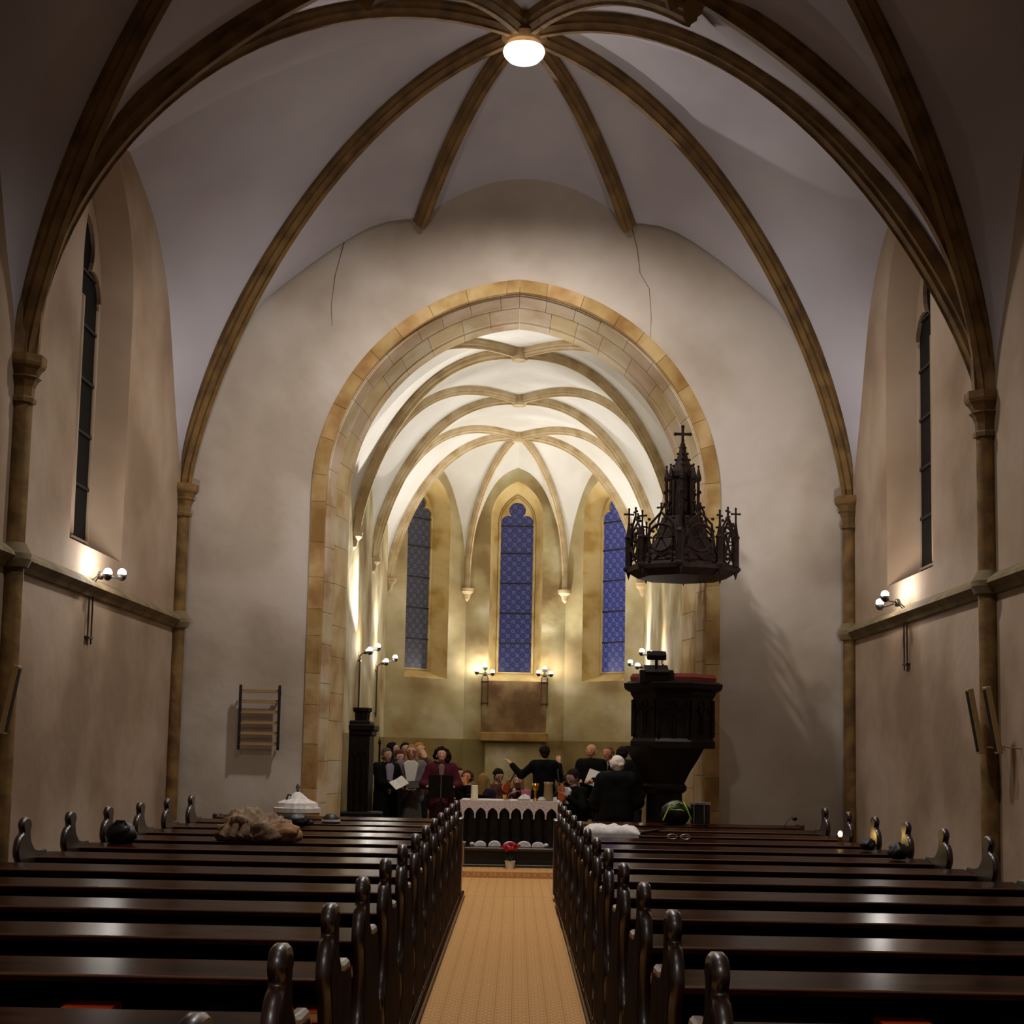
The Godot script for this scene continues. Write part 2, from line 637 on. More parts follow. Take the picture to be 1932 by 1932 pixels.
func arch_poly(x0: float, x1: float, y0: float, spring: float, top: float, n: int = 10) -> PackedVector2Array:   # pointed arch outline
	var hw := (x1 - x0) / 2.0
	var hh := top - spring
	var r := (hw * hw + hh * hh) / (2.0 * hw)
	var out := PackedVector2Array([Vector2(x0, y0)])
	var amax := atan2(hh, r - hw)
	for i in n + 1:
		var a := amax * i / n
		out.append(Vector2(x0 + r - r * cos(a), spring + r * sin(a)))
	for i in n:
		var a := amax * (n - 1 - i) / n
		out.append(Vector2(x1 - r + r * cos(a), spring + r * sin(a)))
	out.append(Vector2(x1, y0))
	return out


func clip_half(poly: PackedVector2Array, x0: float, x1: float) -> Array:
	return Geometry2D.intersect_polygons(poly, PackedVector2Array([Vector2(x0, -50), Vector2(x1, -50), Vector2(x1, 50), Vector2(x0, 50)]))


# a wall in the frame xf (x along, y up, z thickness), with arched holes cut by splitting at each hole's centre line
func holed_wall(outline: PackedVector2Array, holes: Array, xf: Transform3D, thick: float) -> MB:
	var m := MB.new()
	var cuts := [-60.0]
	for h in holes:
		var lo := 1e9
		var hi := -1e9
		for p in h:
			lo = minf(lo, p.x); hi = maxf(hi, p.x)
		cuts.append((lo + hi) / 2.0)
	cuts.append(60.0)
	cuts.sort()
	for i in cuts.size() - 1:
		for piece in clip_half(outline, cuts[i], cuts[i + 1]):
			var left := [piece]
			for h in holes:
				var next := []
				for l in left:
					next.append_array(Geometry2D.clip_polygons(l, h))
				left = next
			for l in left:
				m.extrude(l, xf, thick)
	return m


func reveal_mesh(outer: PackedVector2Array, inner: PackedVector2Array, xf: Transform3D, z0: float, z1: float) -> MB:
	var m := MB.new()
	var n := outer.size()
	var gs := []
	for k in n:
		gs.append(m.group() if k == 0 or k >= n - 2 else 1)
	m.ng = n + 2
	for k in n:
		var k2 := (k + 1) % n
		m.quad(xf * Vector3(outer[k].x, outer[k].y, z0), xf * Vector3(outer[k2].x, outer[k2].y, z0), xf * Vector3(inner[k2].x, inner[k2].y, z1), xf * Vector3(inner[k].x, inner[k].y, z1), gs[k])
	return m


# ------------------------------------------------------------------ lights
func omni(parent: Node3D, at: Vector3, e: float, col: Color, size: float = 0.05) -> void:
	var l := OmniLight3D.new()
	l.name = "light"
	l.light_energy = e; l.light_color = col; l.light_size = size
	l.omni_range = 60.0; l.omni_attenuation = 2.0; l.shadow_enabled = true
	parent.add_child(l, true)
	l.position = at


func spot(parent: Node3D, at: Vector3, dir: Vector3, e: float, angle: float, col: Color, size: float = 0.05) -> void:
	var l := SpotLight3D.new()
	l.name = "beam"
	l.light_energy = e; l.light_color = col; l.light_size = size
	l.spot_range = 60.0; l.spot_attenuation = 2.0; l.spot_angle = angle; l.spot_angle_attenuation = 0.7; l.shadow_enabled = true
	parent.add_child(l, true)
	l.position = at
	var up := Vector3.UP if absf(dir.normalized().y) < 0.95 else Vector3.BACK
	l.basis = Basis.looking_at(dir.normalized(), up)


# lamp on two conduits: mount point on the wall, wall normal, bulbs as offsets (along, up, out)
func wall_lamp(label: String, group: String, mount: Vector3, n: Vector3, bulbs: Array, drop: float, energy: float, beam: Array) -> void:
	var t := thing("wall_lamp", label, "lamp", mount, 0.0, group)
	var tan := Vector3.UP.cross(n).normalized()
	for s in [-1.0, 1.0]:
		var m := MB.new()
		var top: Vector3 = Vector3(0, -0.12, 0) + tan * (0.065 * s) + n * 0.03
		m.tube([top - Vector3(0, drop, 0), top, Vector3(0, -0.05, 0) + tan * (0.03 * s) + n * 0.1], 0.009, -1, 6)
		obj("conduit", m, M.metal, t)
	for k in 2:
		var m := MB.new()
		m.box(Vector3(0, -0.2 - k * (drop - 0.15), 0) + n * 0.025, (tan.abs() * 0.17 + Vector3(0, 0.025, 0) + n.abs() * 0.05), 0.004)
		obj("clamp", m, M.metal, t)
	var hub := Vector3(0, -0.04, 0) + n * 0.12
	var b := MB.new()
	b.lathe([Vector2(0.0, -0.05), Vector2(0.03, -0.045), Vector2(0.04, 0.0), Vector2(0.025, 0.04), Vector2(0.0, 0.045)], hub, 10, true)
	for o in bulbs:
		var p: Vector3 = tan * o.x + Vector3(0, o.y, 0) + n * o.z
		b.tube([hub, hub.lerp(p, 0.5) - Vector3(0, 0.03, 0), p - Vector3(0, 0.06, 0)], 0.012, -1, 6)
	obj("bracket", b, M.metal, t)
	for o in bulbs:
		var p: Vector3 = tan * o.x + Vector3(0, o.y, 0) + n * o.z
		var c := MB.new()
		c.lathe([Vector2(0.02, -0.085), Vector2(0.045, -0.06), Vector2(0.055, -0.02), Vector2(0.05, -0.02), Vector2(0.02, -0.06)], p, 10, true)
		var cup := obj("cup", c, M.metal, t)
		var q := MB.new()
		q.ball(p, Vector3(0.048, 0.048, 0.048), 12)
		obj("bulb", q, M.bulb, cup)
		omni(t, p, energy, c3(1.0, .965, .93), 0.048)
	if beam.size():
		var p0: Vector3 = tan * bulbs[0].x + Vector3(0, bulbs[0].y + 0.06, 0) + n * (bulbs[0].z)
		for bm in beam:
			spot(t, p0, bm[0], bm[1], bm[2], c3(1.0, .97, .93), 0.04)


# ------------------------------------------------------------------ vaults
func bay(ceiling: Node3D, c: Array, k: Vector3, pq: Array, back: Array, front: Array, sides: Array, eb: Array, ef: Array) -> void:
	# c = corners LB RB LF RF (at the springing); back/front = [curve from left corner up to E1, curve from right corner up to E2]; eb/ef = short rib feet; sides = wall arches [LB->apex, LF->apex, RB->apex, RF->apex]
	var R := []
	for i in 4:
		R.append(ribc(c[i], k, pq[i].x, pq[i].y))
	for i in 4:
		obj("rib", rib_mesh(R[i], 0.105, 0.14, 0.11), M.rib, ceiling)
	var L := []
	for i in 4:
		L.append(lift(R[i], 0.09))
	var sh := []
	for e in [eb[0], eb[1], ef[0], ef[1]]:
		var p := PackedVector3Array()
		for i in 13:
			var s := i / 12.0
			p.append((e as Vector3).lerp(k, s) + Vector3.UP * (0.33 * 4.0 * s * (1.0 - s)))
		obj("rib", rib_mesh(p, 0.105, 0.14, 0.11), M.rib, ceiling)
		sh.append(lift(p, 0.09))
	# end cells
	for q in [[0, back[0], 0], [1, back[1], 1], [2, front[0], 2], [3, front[1], 3]]:
		var wallc: PackedVector3Array = q[1]
		var er: PackedVector3Array = sh[q[2]]
		var w := wallc.duplicate()
		w.append(er[0])
		obj("web", patch(joined(w, er), L[q[0]], 0.0, 0.0, 36, 14), M.web, ceiling)
	obj("web", patch(sh[0], sh[1], 0.62, 0.0, 24, 16), M.web, ceiling)
	obj("web", patch(sh[2], sh[3], 0.62, 0.0, 24, 16), M.web, ceiling)
	# side cells: wall arch halves and the ridge up to the keystone
	for s in 2:
		var wb: PackedVector3Array = sides[s * 2]
		var wf: PackedVector3Array = sides[s * 2 + 1]
		obj("web", patch(wb, L[s], 0.03, 0.0, 36, 14), M.web, ceiling)
		obj("web", patch(wf, L[s + 2], 0.03, 0.0, 36, 14), M.web, ceiling)
	var ks := MB.new()
	ks.lathe([Vector2(0.0, -0.14), Vector2(0.2, -0.14), Vector2(0.27, -0.08), Vector2(0.25, -0.03), Vector2(0.3, 0.02), Vector2(0.3, 0.2), Vector2(0.0, 0.2)], k, 24)
	obj("keystone", ks, M.rib, ceiling)


func end_curve(corner: Vector3, e: Vector3) -> PackedVector3Array:      # the web's line on an end wall or transverse arch, corner to short rib
	var sx := signf(e.x - corner.x)
	var pts := [corner]
	for d in [[.33, 6.4], [.8, 7.5], [1.4, 8.1], [2.05, 8.6], [2.55, 8.87]]:
		var f: float = d[0] / 3.06
		pts.append(Vector3(corner.x + (e.x - corner.x) * f, d[1], lerpf(corner.z, e.z, f)))
	pts.append(e)
	return spline(pts, 36)


func side_curve(corner: Vector3, zmid: float, x: float) -> PackedVector3Array:
	var s := signf(zmid - corner.z)
	var len := absf(zmid - corner.z)
	var pts := [corner]
	for d in [[.5, 6.0], [.95, 6.95], [1.27, 7.5], [1.87, 8.0], [2.5, 8.25]]:
		pts.append(Vector3(x, d[1], corner.z + s * len * d[0] / 3.3))
	pts.append(Vector3(x, 8.45, zmid))
	return spline(pts, 36)


func capital(at: Vector3, called: String, label: String) -> void:
	var base := at.y
	var t := struct(called, label)
	t.position = Vector3(at.x, 0, at.z)
	var m := MB.new()
	m.lathe([Vector2(0.095, 0.0), Vector2(0.095, 4.72)], Vector3.ZERO, 14)
	obj("shaft", m, M.rib, t)
	m = MB.new()
	m.lathe([Vector2(0.0, 3.16), Vector2(0.13, 3.2), Vector2(0.16, 3.27), Vector2(0.16, 3.32), Vector2(0.1, 3.42), Vector2(0.0, 3.42)], Vector3.ZERO, 14)
	obj("shaft_ring", m, M.string, t)
	m = MB.new()
	m.lathe([Vector2(0.0, 4.68), Vector2(0.125, 4.7), Vector2(0.125, 4.74), Vector2(0.1, 4.76), Vector2(0.105, 4.84), Vector2(0.13, 4.9), Vector2(0.16, 4.93), Vector2(0.13, 4.95), Vector2(0.16, 5.0), Vector2(0.19, 5.03), Vector2(0.2, 5.06), Vector2(0.2, 5.13), Vector2(0.0, 5.13)], Vector3.ZERO, 8, false, true, Basis(), PI / 8)
	obj("capital", m, M.rib, t)


func window(n_label: String, xf: Transform3D, outer: Array, inner: Array, depth: float, glass: Material, bars: Array, lobes: bool, mull: bool, reveal: Material) -> void:
	# outer/inner = [half width, bottom, spring, top]; xf: x along the wall, y up, z outward
	var t := struct("window", n_label)
	t.transform = xf
	var o := arch_poly(-outer[0], outer[0], outer[1], outer[2], outer[3], 12)
	var i := arch_poly(-inner[0], inner[0], inner[1], inner[2], inner[3], 12)
	obj("reveal", reveal_mesh(o, i, Transform3D(), 0.0, depth), reveal, t)
	# stone frame ring round the glass
	var fr := arch_poly(-inner[0] + .05, inner[0] - .05, inner[1] + .03, inner[2], inner[3] - .06, 12)
	var m := MB.new()
	m.loft([_ring(i, depth - .03), _ring(fr, depth - .03), _ring(fr, depth + .05), _ring(i, depth + .05)], i, false, false)
	obj("frame", m, reveal, t)
	# panes between the saddle bars
	var cuts: Array = [inner[1] - 1.0]
	cuts.append_array(bars)
	cuts.append(inner[3] + 1.0)
	for k in cuts.size() - 1:
		for piece in Geometry2D.intersect_polygons(fr, PackedVector2Array([Vector2(-5, cuts[k]), Vector2(5, cuts[k]), Vector2(5, cuts[k + 1]), Vector2(-5, cuts[k + 1])])):
			m = MB.new()
			m.extrude(piece, Transform3D(Basis(), Vector3(0, 0, depth)), 0.015)
			obj("pane", m, glass, t)
	for y in bars:
		m = MB.new()
		m.box(Vector3(0, y, depth - .012), Vector3(inner[0] * 2 - .08, .03, .02))
		obj("saddle_bar", m, M.lead, t)
	if mull:
		m = MB.new()
		m.box(Vector3(0, (inner[1] + inner[2]) / 2.0, depth - .02), Vector3(.09, inner[2] - inner[1], .1), .03)
		obj("mullion", m, reveal, t)
	if lobes:
		var w: float = inner[0] - .05
		var sp: float = inner[2]
		var cut := []
		var holes := [[Vector2(0, sp + w * .82), w * .52], [Vector2(-w * .56, sp + w * .08), w * .44], [Vector2(w * .56, sp + w * .08), w * .44]]
		for h in holes:
			var c := PackedVector2Array()
			for a in 20:
				c.append(h[0] + Vector2(cos(TAU * a / 20), sin(TAU * a / 20)) * h[1])
			cut.append(c)
		cut.append(PackedVector2Array([Vector2(-w * 1.2, -60), Vector2(w * 1.2, -60), Vector2(w * 1.2, sp + w * .06), Vector2(-w * 1.2, sp + w * .06)]))
		cut.append(PackedVector2Array([Vector2(-w * .3, sp), Vector2(w * .3, sp), Vector2(w * .16, sp + w * .9), Vector2(-w * .16, sp + w * .9)]))
		m = MB.new()
		for half in [[-5.0, 0.0], [0.0, 5.0]]:
			var left := clip_half(fr, half[0], half[1])
			for c in cut:
				var next := []
				for l in left:
					next.append_array(Geometry2D.clip_polygons(l, c))
				left = next
			for l in left:
				m.extrude(l, Transform3D(Basis(), Vector3(0, 0, depth - .05)), 0.06)
		obj("tracery", m, reveal, t)


func _ring(p: PackedVector2Array, z: float) -> PackedVector3Array:
	var r := PackedVector3Array()
	for q in p:
		r.append(Vector3(q.x, q.y, z))
	return r


func rect(x0: float, x1: float, y0: float, y1: float) -> PackedVector2Array:
	return PackedVector2Array([Vector2(x0, y0), Vector2(x1, y0), Vector2(x1, y1), Vector2(x0, y1)])


func shell() -> void:
	# ground
	var m := MB.new()
	m.box(Vector3(0, -0.15, -6.2), Vector3(11, 0.3, 29.0))
	struct("floor", "worn stone nave floor under the pews", m, M.floor)
	m = MB.new()
	m.box(Vector3(XC, -0.1, -26.1), Vector3(6.4, 0.36, 13.0), 0.01)
	struct("floor", "raised chancel floor behind the carpeted step", m, M.floor)
	m = MB.new()
	m.box(Vector3(0, 11.2, -12), Vector3(12, 0.4, 42))
	struct("roof", "roof slab above the vaults", m, M.roof)

	# nave side walls
	var ow := [1.0, 3.72, 6.7, 8.2]
	var iw := [0.74, 3.88, 6.6, 7.9]
	for s in 2:
		var left := s == 0
		var xw := -4.6 if left else 4.47
		var xf := Transform3D(Basis(Vector3(0, 0, 1), Vector3.UP, Vector3(-1, 0, 0)) if left else Basis(Vector3(0, 0, 1), Vector3.UP, Vector3(1, 0, 0)), Vector3(xw, 0, 0))
		var zs := [-16.08, -9.9, -3.4] if left else [-17.04, -10.2, -3.4]
		var holes := []
		for z in zs:
			holes.append(arch_poly(z - ow[0], z + ow[0], ow[1], ow[2], ow[3], 12))
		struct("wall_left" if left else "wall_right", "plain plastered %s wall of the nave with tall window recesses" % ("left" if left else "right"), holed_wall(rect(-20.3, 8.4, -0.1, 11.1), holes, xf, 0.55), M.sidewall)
		var nm := ["nearest the chancel arch", "in the middle bay", "in the bay nearest the camera"]
		for k in 3:
			window("tall dark pointed nave window on the %s wall %s" % ["left" if left else "right", nm[k]], xf * Transform3D(Basis(), Vector3(zs[k], 0, 0)), ow, iw, 0.34, M.glassdark, [4.5, 5.1, 5.7, 6.3, 6.9], true, true, M.sidewall)
		# string course, broken where the shafts pass
		m = MB.new()
		var prof := PackedVector2Array([Vector2(-0.02, 3.42), Vector2(0.1, 3.33), Vector2(0.115, 3.29), Vector2(0.05, 3.24), Vector2(0.03, 3.2), Vector2(-0.02, 3.18)])
		var sg := 1.0 if left else -1.0
		m.extrude(prof, Transform3D(Basis(Vector3(sg, 0, 0), Vector3.UP, Vector3(0, 0, 1)), Vector3(xw, 0, -20.0)), 27.9)
		struct("trim_%d" % (s + 1), "stone string course along the %s nave wall below the windows" % ("left" if left else "right"), m, M.string)
	m = MB.new()
	m.box(Vector3(0, 5.5, 8.1), Vector3(10.4, 11.4, 0.5))
	struct("wall_rear", "rear wall of the nave behind the camera", m, M.plaster)

	# chancel arch wall
	var hole := arch_line(0.1)
	hole.insert(0, Vector2(-2.67 + XC, -1.0)); hole.append(Vector2(2.67 + XC, -1.0))
	var wl := struct("wall_front", "plastered wall above and beside the chancel arch, stone arch set into it")
	var mw := holed_wall(rect(-5.1, 5.0, -0.1, 11.1), [hole], Transform3D(Basis(Vector3.RIGHT, Vector3.UP, Vector3(0, 0, -1)), Vector3(0, 0, -20.0)), 1.0)
	obj("wall_face", mw, M.plaster, wl)
	arch_stones(wl)
	for cr in [[[1.45, 8.9], [1.54, 8.57], [1.58, 8.23], [1.71, 8.01], [1.74, 7.6], [1.73, 7.3]], [[-2.51, 8.6], [-2.62, 8.12], [-2.66, 7.7], [-2.64, 7.4]]]:
		var pts := []
		for p in cr:
			pts.append(Vector3(p[0], p[1], -19.998))
		var cm := MB.new()
		cm.tube(pts, .007, .003, 4)
		obj("crack", cm, M.string, wl)

	# shafts with capitals
	for c in [[-4.55, -19.86, "left far corner beside the chancel arch"], [4.42, -19.86, "right far corner beside the chancel arch"], [-4.55, -13.3, "left wall between the windows"], [4.42, -14.0, "right wall between the windows"], [-4.55, -7.0, "left wall, second from the chancel"], [4.42, -7.4, "right wall, second from the chancel"]]:
		capital(Vector3(c[0], SP, c[1]), "pillar", "slender engaged ochre stone shaft with capital at the %s" % c[2])


func arch_line(d: float) -> PackedVector2Array:      # outline of the chancel arch, d inside its outer edge, left foot to right foot
	var out := PackedVector2Array()
	for i in 67:
		var p := arch_at(i / 66.0 * 2.0, d)
		out.append(p)
	return out


func arch_at(t: float, d: float) -> Vector2:      # t 0..1 left foot to apex, 1..2 apex to right foot
	var u := t if t <= 1.0 else 2.0 - t
	var s := -1.0 if t <= 1.0 else 1.0
	var jamb := 5.1
	var r := 3.01 - d
	var amax := acos(0.24 / r)
	var total := jamb + 3.01 * amax
	var l := u * total
	if l <= jamb:
		return Vector2(XC + s * (2.77 - d), l)
	var a := minf((l - jamb) / 3.01, amax)
	return Vector2(XC + s * (r * cos(a) - 0.24), jamb + r * sin(a))


func arch_stones(wl: Node3D) -> void:
	var orders := [
		PackedVector2Array([Vector2(0, -.022), Vector2(.175, -.022), Vector2(.19, -.008), Vector2(.19, .13), Vector2(0, .13)]),
		PackedVector2Array([Vector2(.18, .03), Vector2(.20, .03), Vector2(.206, .05), Vector2(.222, .06), Vector2(.288, .31), Vector2(.285, .36), Vector2(.14, .36)]),
		PackedVector2Array([Vector2(.15, .35), Vector2(.292, .35), Vector2(.30, .37), Vector2(.37, .70), Vector2(.366, .74), Vector2(.385, .78), Vector2(.40, 1.03), Vector2(.15, 1.03)])]
	for k in 3:
		var t := 0.0
		while t < 2.0 - 1e-4:
			var step := rng.randf_range(0.038, 0.062)
			var t1 := minf(t + step, 2.0)
			if t < 1.0 and t1 > 0.985:
				t1 = 1.0
			if 2.0 - t1 < 0.025:
				t1 = 2.0
			var m := MB.new()
			var rings := []
			var proud := rng.randf_range(-0.002, 0.002)
			for i in 5:
				var tt := lerpf(t + 0.0003, t1 - 0.0003, i / 4.0)
				var ring := PackedVector3Array()
				for p in orders[k]:
					var q := arch_at(tt, p.x)
					ring.append(Vector3(q.x, q.y, -20.0 - p.y - proud))
				rings.append(ring)
			m.loft(rings, orders[k])
			obj("arch_stone", m, M.stones[[rng.randi() % 4, 4 + rng.randi() % 2, [6, 6, 5, 4][rng.randi() % 4]][k]], wl)
			t = t1


func nave_vault() -> void:
	var ce := struct("ceiling", "ribbed plaster vault over the nave with ochre stone ribs")
	var L := [-4.55, -4.55, -4.55, -4.55]
	var zl := [-19.95, -13.3, -7.0, 0.4, 7.6]
	var zr := [-19.95, -14.0, -7.4, 0.4, 7.6]
	var ks := [Vector3(-.065, 10.12, -16.9), Vector3(-.065, 10.12, -10.4), Vector3(-.065, 10.12, -3.3), Vector3(-.065, 10.12, 4.0)]
	var pq := [Vector2(1.95, 1.4), Vector2(2.05, 1.4), Vector2(1.95, 1.75), Vector2(2.0, 1.25)]
	var ends := []
	for i in 5:
		var cl := Vector3(-4.57, SP, zl[i])
		var cr := Vector3(4.44, SP, zr[i])
		var zm: float = (zl[i] + zr[i]) / 2.0
		var e1 := Vector3(-1.45, 8.93, lerpf(zl[i], zr[i], .35))
		var e2 := Vector3(1.40, 8.93, lerpf(zl[i], zr[i], .65))
		ends.append([cl, cr, e1, e2])
		if i > 0 and i < 4:
			for c in [cl, cr]:
				obj("rib", rib_mesh(ribc(c, Vector3(-.065, 9.75, zm), 1.2, 2.2), 0.125, 0.14, 0.14), M.rib, ce)
	for i in 4:
		var b: Array = ends[i]
		var f: Array = ends[i + 1]
		var zml: float = (zl[i] + zl[i + 1]) / 2.0
		var zmr: float = (zr[i] + zr[i + 1]) / 2.0
		var k: Vector3 = ks[i]
		var sides := []
		for s in 2:
			var x := -4.6 if s == 0 else 4.47
			var zmid := zml if s == 0 else zmr
			for c in [b[s], f[s]]:
				var cc: Vector3 = c
				cc.x = x
				var w := side_curve(cc, zmid, x)
				# ridge from the wall arch to the keystone
				var ridge := PackedVector3Array()
				for j in 13:
					var u := j / 12.0
					ridge.append(Vector3(x, 8.45, zmid).lerp(k + Vector3(0, .09, 0), u) + Vector3.UP * (0.55 * 4.0 * u * (1.0 - u) * 0.8))
				sides.append(joined(w, ridge))
		bay(ce, [b[0], b[1], f[0], f[1]], k, pq, [end_curve(b[0], b[2]), end_curve(b[1], b[3])], [end_curve(f[0], f[2]), end_curve(f[1], f[3])], sides, [b[2] + Vector3(0, -.08, 0), b[3] + Vector3(0, -.08, 0)], [f[2] + Vector3(-.12, -.16, -.05), f[3] + Vector3(.16, -.16, -.05)])
	# bowl lamps under the keystones, shining downward
	for i in 4:
		var t := thing("ceiling_lamp", ["round glowing white bowl lamp under the vault keystone nearest the chancel", "round bowl lamp under the keystone of the middle vault bay", "round bowl lamp under the keystone above the nearest pews", "round bowl lamp under the keystone behind the camera"][i], "lamp", ks[i] + Vector3(0, -0.13, 0), 0.0, "vault lamps")
		var m := MB.new()
		m.lathe([Vector2(0.09, 0.03), Vector2(0.11, 0.0), Vector2(0.11, -0.05), Vector2(0.0, -0.05)], Vector3.ZERO, 20)
		obj("fitting", m, M.gold, t)
		m = MB.new()
		m.lathe([Vector2(0.0, -0.25), Vector2(0.07, -0.247), Vector2(0.13, -0.235), Vector2(0.19, -0.205), Vector2(0.235, -0.155), Vector2(0.25, -0.115), Vector2(0.24, -0.08), Vector2(0.18, -0.05), Vector2(0.1, -0.035), Vector2(0.0, -0.035)], Vector3.ZERO, 28, true)
		obj("bowl", m, M.globe, t)
		spot(t, Vector3(0, -0.27, 0), [Vector3(0, -1, -.10), Vector3.DOWN, Vector3.DOWN, Vector3.DOWN][i], LAMP_K * [1.02, 0.6, 0.12, 1.3][i], [73.5, 62.0, 62.0, 62.0][i], c3(1.0, .97, .94), 0.2)


func chancel() -> void:
	var hw := 2.6
	var xl := XC - hw
	var xr := XC + hw
	# side walls and the three walls of the apse
	var m := MB.new()
	m.box(Vector3(xl - .25, 4.2, -25.6), Vector3(.5, 8.6, 9.3))
	struct("wall_chancel_left", "stained plaster left wall of the chancel", m, M.chwall)
	m = MB.new()
	m.box(Vector3(xr + .25, 4.2, -25.6), Vector3(.5, 8.6, 9.3))
	struct("wall_chancel_right", "stained plaster right wall of the chancel", m, M.chwall)
	var co := [Vector3(xl, 0, -30.1), Vector3(XC - 1.06, 0, -31.7), Vector3(XC + 1.06, 0, -31.7), Vector3(xr, 0, -30.1)]
	var nm := ["left", "centre", "right"]
	var glass := [stained(c3(.46, .45, .50), c3(.66, .64, .68), c3(.26, .25, .29), GLASS_E * .6, 41), stained(c3(.34, .36, .62), c3(.58, .58, .80), c3(.15, .16, .34), GLASS_E, 42), stained(c3(.34, .39, .76), c3(.62, .64, .90), c3(.15, .18, .44), GLASS_E * 1.3, 43)]
	for i in 3:
		var a: Vector3 = co[i]
		var b: Vector3 = co[i + 1]
		var d := (b - a).normalized()
		var out := Vector3(d.z, 0, -d.x)
		if out.z > 0.0:
			out = -out
		var L := a.distance_to(b)
		var xf := Transform3D(Basis(d, Vector3.UP, out), a)
		var cx := L / 2.0
		var ow := [0.56 if i == 1 else 0.60, 3.12, 6.62, 7.42]
		var iw := [0.40, 3.30, 6.55, 7.18]
		var w := holed_wall(rect(-.25, L + .25, -.1, 8.6), [arch_poly(cx - ow[0], cx + ow[0], ow[1], ow[2], ow[3], 12)], xf, 0.5)
		struct("wall_apse_%s" % nm[i], "stained yellowish plaster %s wall of the apse" % nm[i], w, M.chwall)
		window("tall pointed %s stained glass window of the apse, %s" % [["left", "middle", "right"][i], ["dim grey", "deep blue", "bright blue"][i]], xf * Transform3D(Basis(), Vector3(cx, 0, 0)), ow, iw, 0.36, glass[i], [3.95, 4.6, 5.25, 5.9, 6.5], true, false, M.reveal)
	# darker painted dado along apse and side walls, slightly proud
	m = MB.new()
	for i in 3:
		var a: Vector3 = co[i] + Vector3(0, 0, 0.012)
		var b: Vector3 = co[i + 1] + Vector3(0, 0, 0.012)
		m.quad(a, b, b + Vector3(0, 1.88, 0), a + Vector3(0, 1.88, 0))
	for s in [-1.0, 1.0]:
		var x: float = XC + s * (hw - .01)
		m.quad(Vector3(x, 0, -30.1), Vector3(x, 0, -21.0), Vector3(x, 1.88, -21.0), Vector3(x, 1.88, -30.1))
	struct("trim_3", "darker stained lower band of the chancel walls", m, M.chlow)
	m = MB.new()
	m.box(Vector3(-.07, 2.55, -31.69), Vector3(1.36, 1.15, 0.05), 0.008)
	struct("trim_4", "brown patch of bare plaster on the apse wall above the stone shelf", m, M.patch)
	m = MB.new()
	m.box(Vector3(-.06, 1.94, -31.5), Vector3(1.44, 0.19, 0.5), 0.02)
	var shelf := tag(obj("stone_shelf", m, M.stones[3]), "thick ochre stone shelf slab on the apse wall below the middle window", "shelf")
	m = MB.new()
	m.box(Vector3(-.06, 0.92, -31.6), Vector3(1.2, 1.84, 0.25), 0.02)
	obj("base_block", m, M.chwall, shelf)

	# vault
	var ce := struct("ceiling_chancel", "white ribbed vault of the chancel and apse")
	var zs := [-20.95, -23.7, -26.9, -30.1]
	var T := []
	for i in 4:
		var pair := []
		for s in [-1.0, 1.0]:
			var r := ribc(Vector3(XC + s * (hw - .03), 5.05, zs[i]), Vector3(XC, 8.05, zs[i]), 2.4, 1.45)
			pair.append(r)
			if i > 0:
				obj("rib", rib_mesh(r, 0.062, 0.10, 0.075), M.chrib, ce)
		T.append(pair)
	for i in range(1, 4):
		for s in 2:
			var sg := -1.0 if s == 0 else 1.0
			var x := XC + sg * hw
			var d := ribc(Vector3(XC + sg * (hw - .03), 5.05, zs[i - 1]), Vector3(XC, 8.05, zs[i]), 2.8, 1.5)
			obj("rib", rib_mesh(d, 0.055, 0.10, 0.07), M.chrib, ce)
			var ld := lift(d, 0.08)
			obj("web", patch(joined(lift(T[i - 1][s], .08), PackedVector3Array([Vector3(XC, 8.13, zs[i - 1]), Vector3(XC, 8.13, zs[i])])), ld, 0.0, 0.0, 36, 12), M.chweb, ce)
			var zm: float = (zs[i - 1] + zs[i]) / 2.0
			var ap := 5.95 if i == 1 else 6.7
			var w0 := spline([Vector3(x, 5.05, zs[i - 1]), Vector3(x, lerpf(5.05, ap, .55), zs[i - 1] - .3), Vector3(x, lerpf(5.05, ap, .85), zs[i - 1] - .8), Vector3(x, ap, zm)], 24)
			var w1 := spline([Vector3(x, 5.05, zs[i]), Vector3(x, lerpf(5.05, ap, .55), zs[i] + .3), Vector3(x, lerpf(5.05, ap, .85), zs[i] + .8), Vector3(x, ap, zm)], 24)
			var key := Vector3(XC, 8.13, zs[i])
			var ridge := PackedVector3Array()
			for j in 13:
				var u := j / 12.0
				ridge.append(Vector3(x, ap, zm).lerp(key, u) + Vector3.UP * ((0.62 if i == 1 else 0.42) * 4.0 * u * (1.0 - u)))
			obj("web", patch(joined(w0, ridge), ld, 0.02, 0.0, 36, 10), M.chweb, ce)
			obj("web", patch(joined(w1, ridge), lift(T[i][s], .08), 0.02, 0.0, 36, 10), M.chweb, ce)
	# apse ribs and cells
	var key := Vector3(XC, 8.05, -30.1)
	var R := [T[3][0]]
	for s in [-1.0, 1.0]:
		var r := ribc(Vector3(XC + s * 1.03, 5.05, -31.66), key, 1.45, 2.35)
		obj("rib", rib_mesh(r, 0.055, 0.10, 0.07), M.chrib, ce)
		R.append(r)
	R.append(T[3][1])
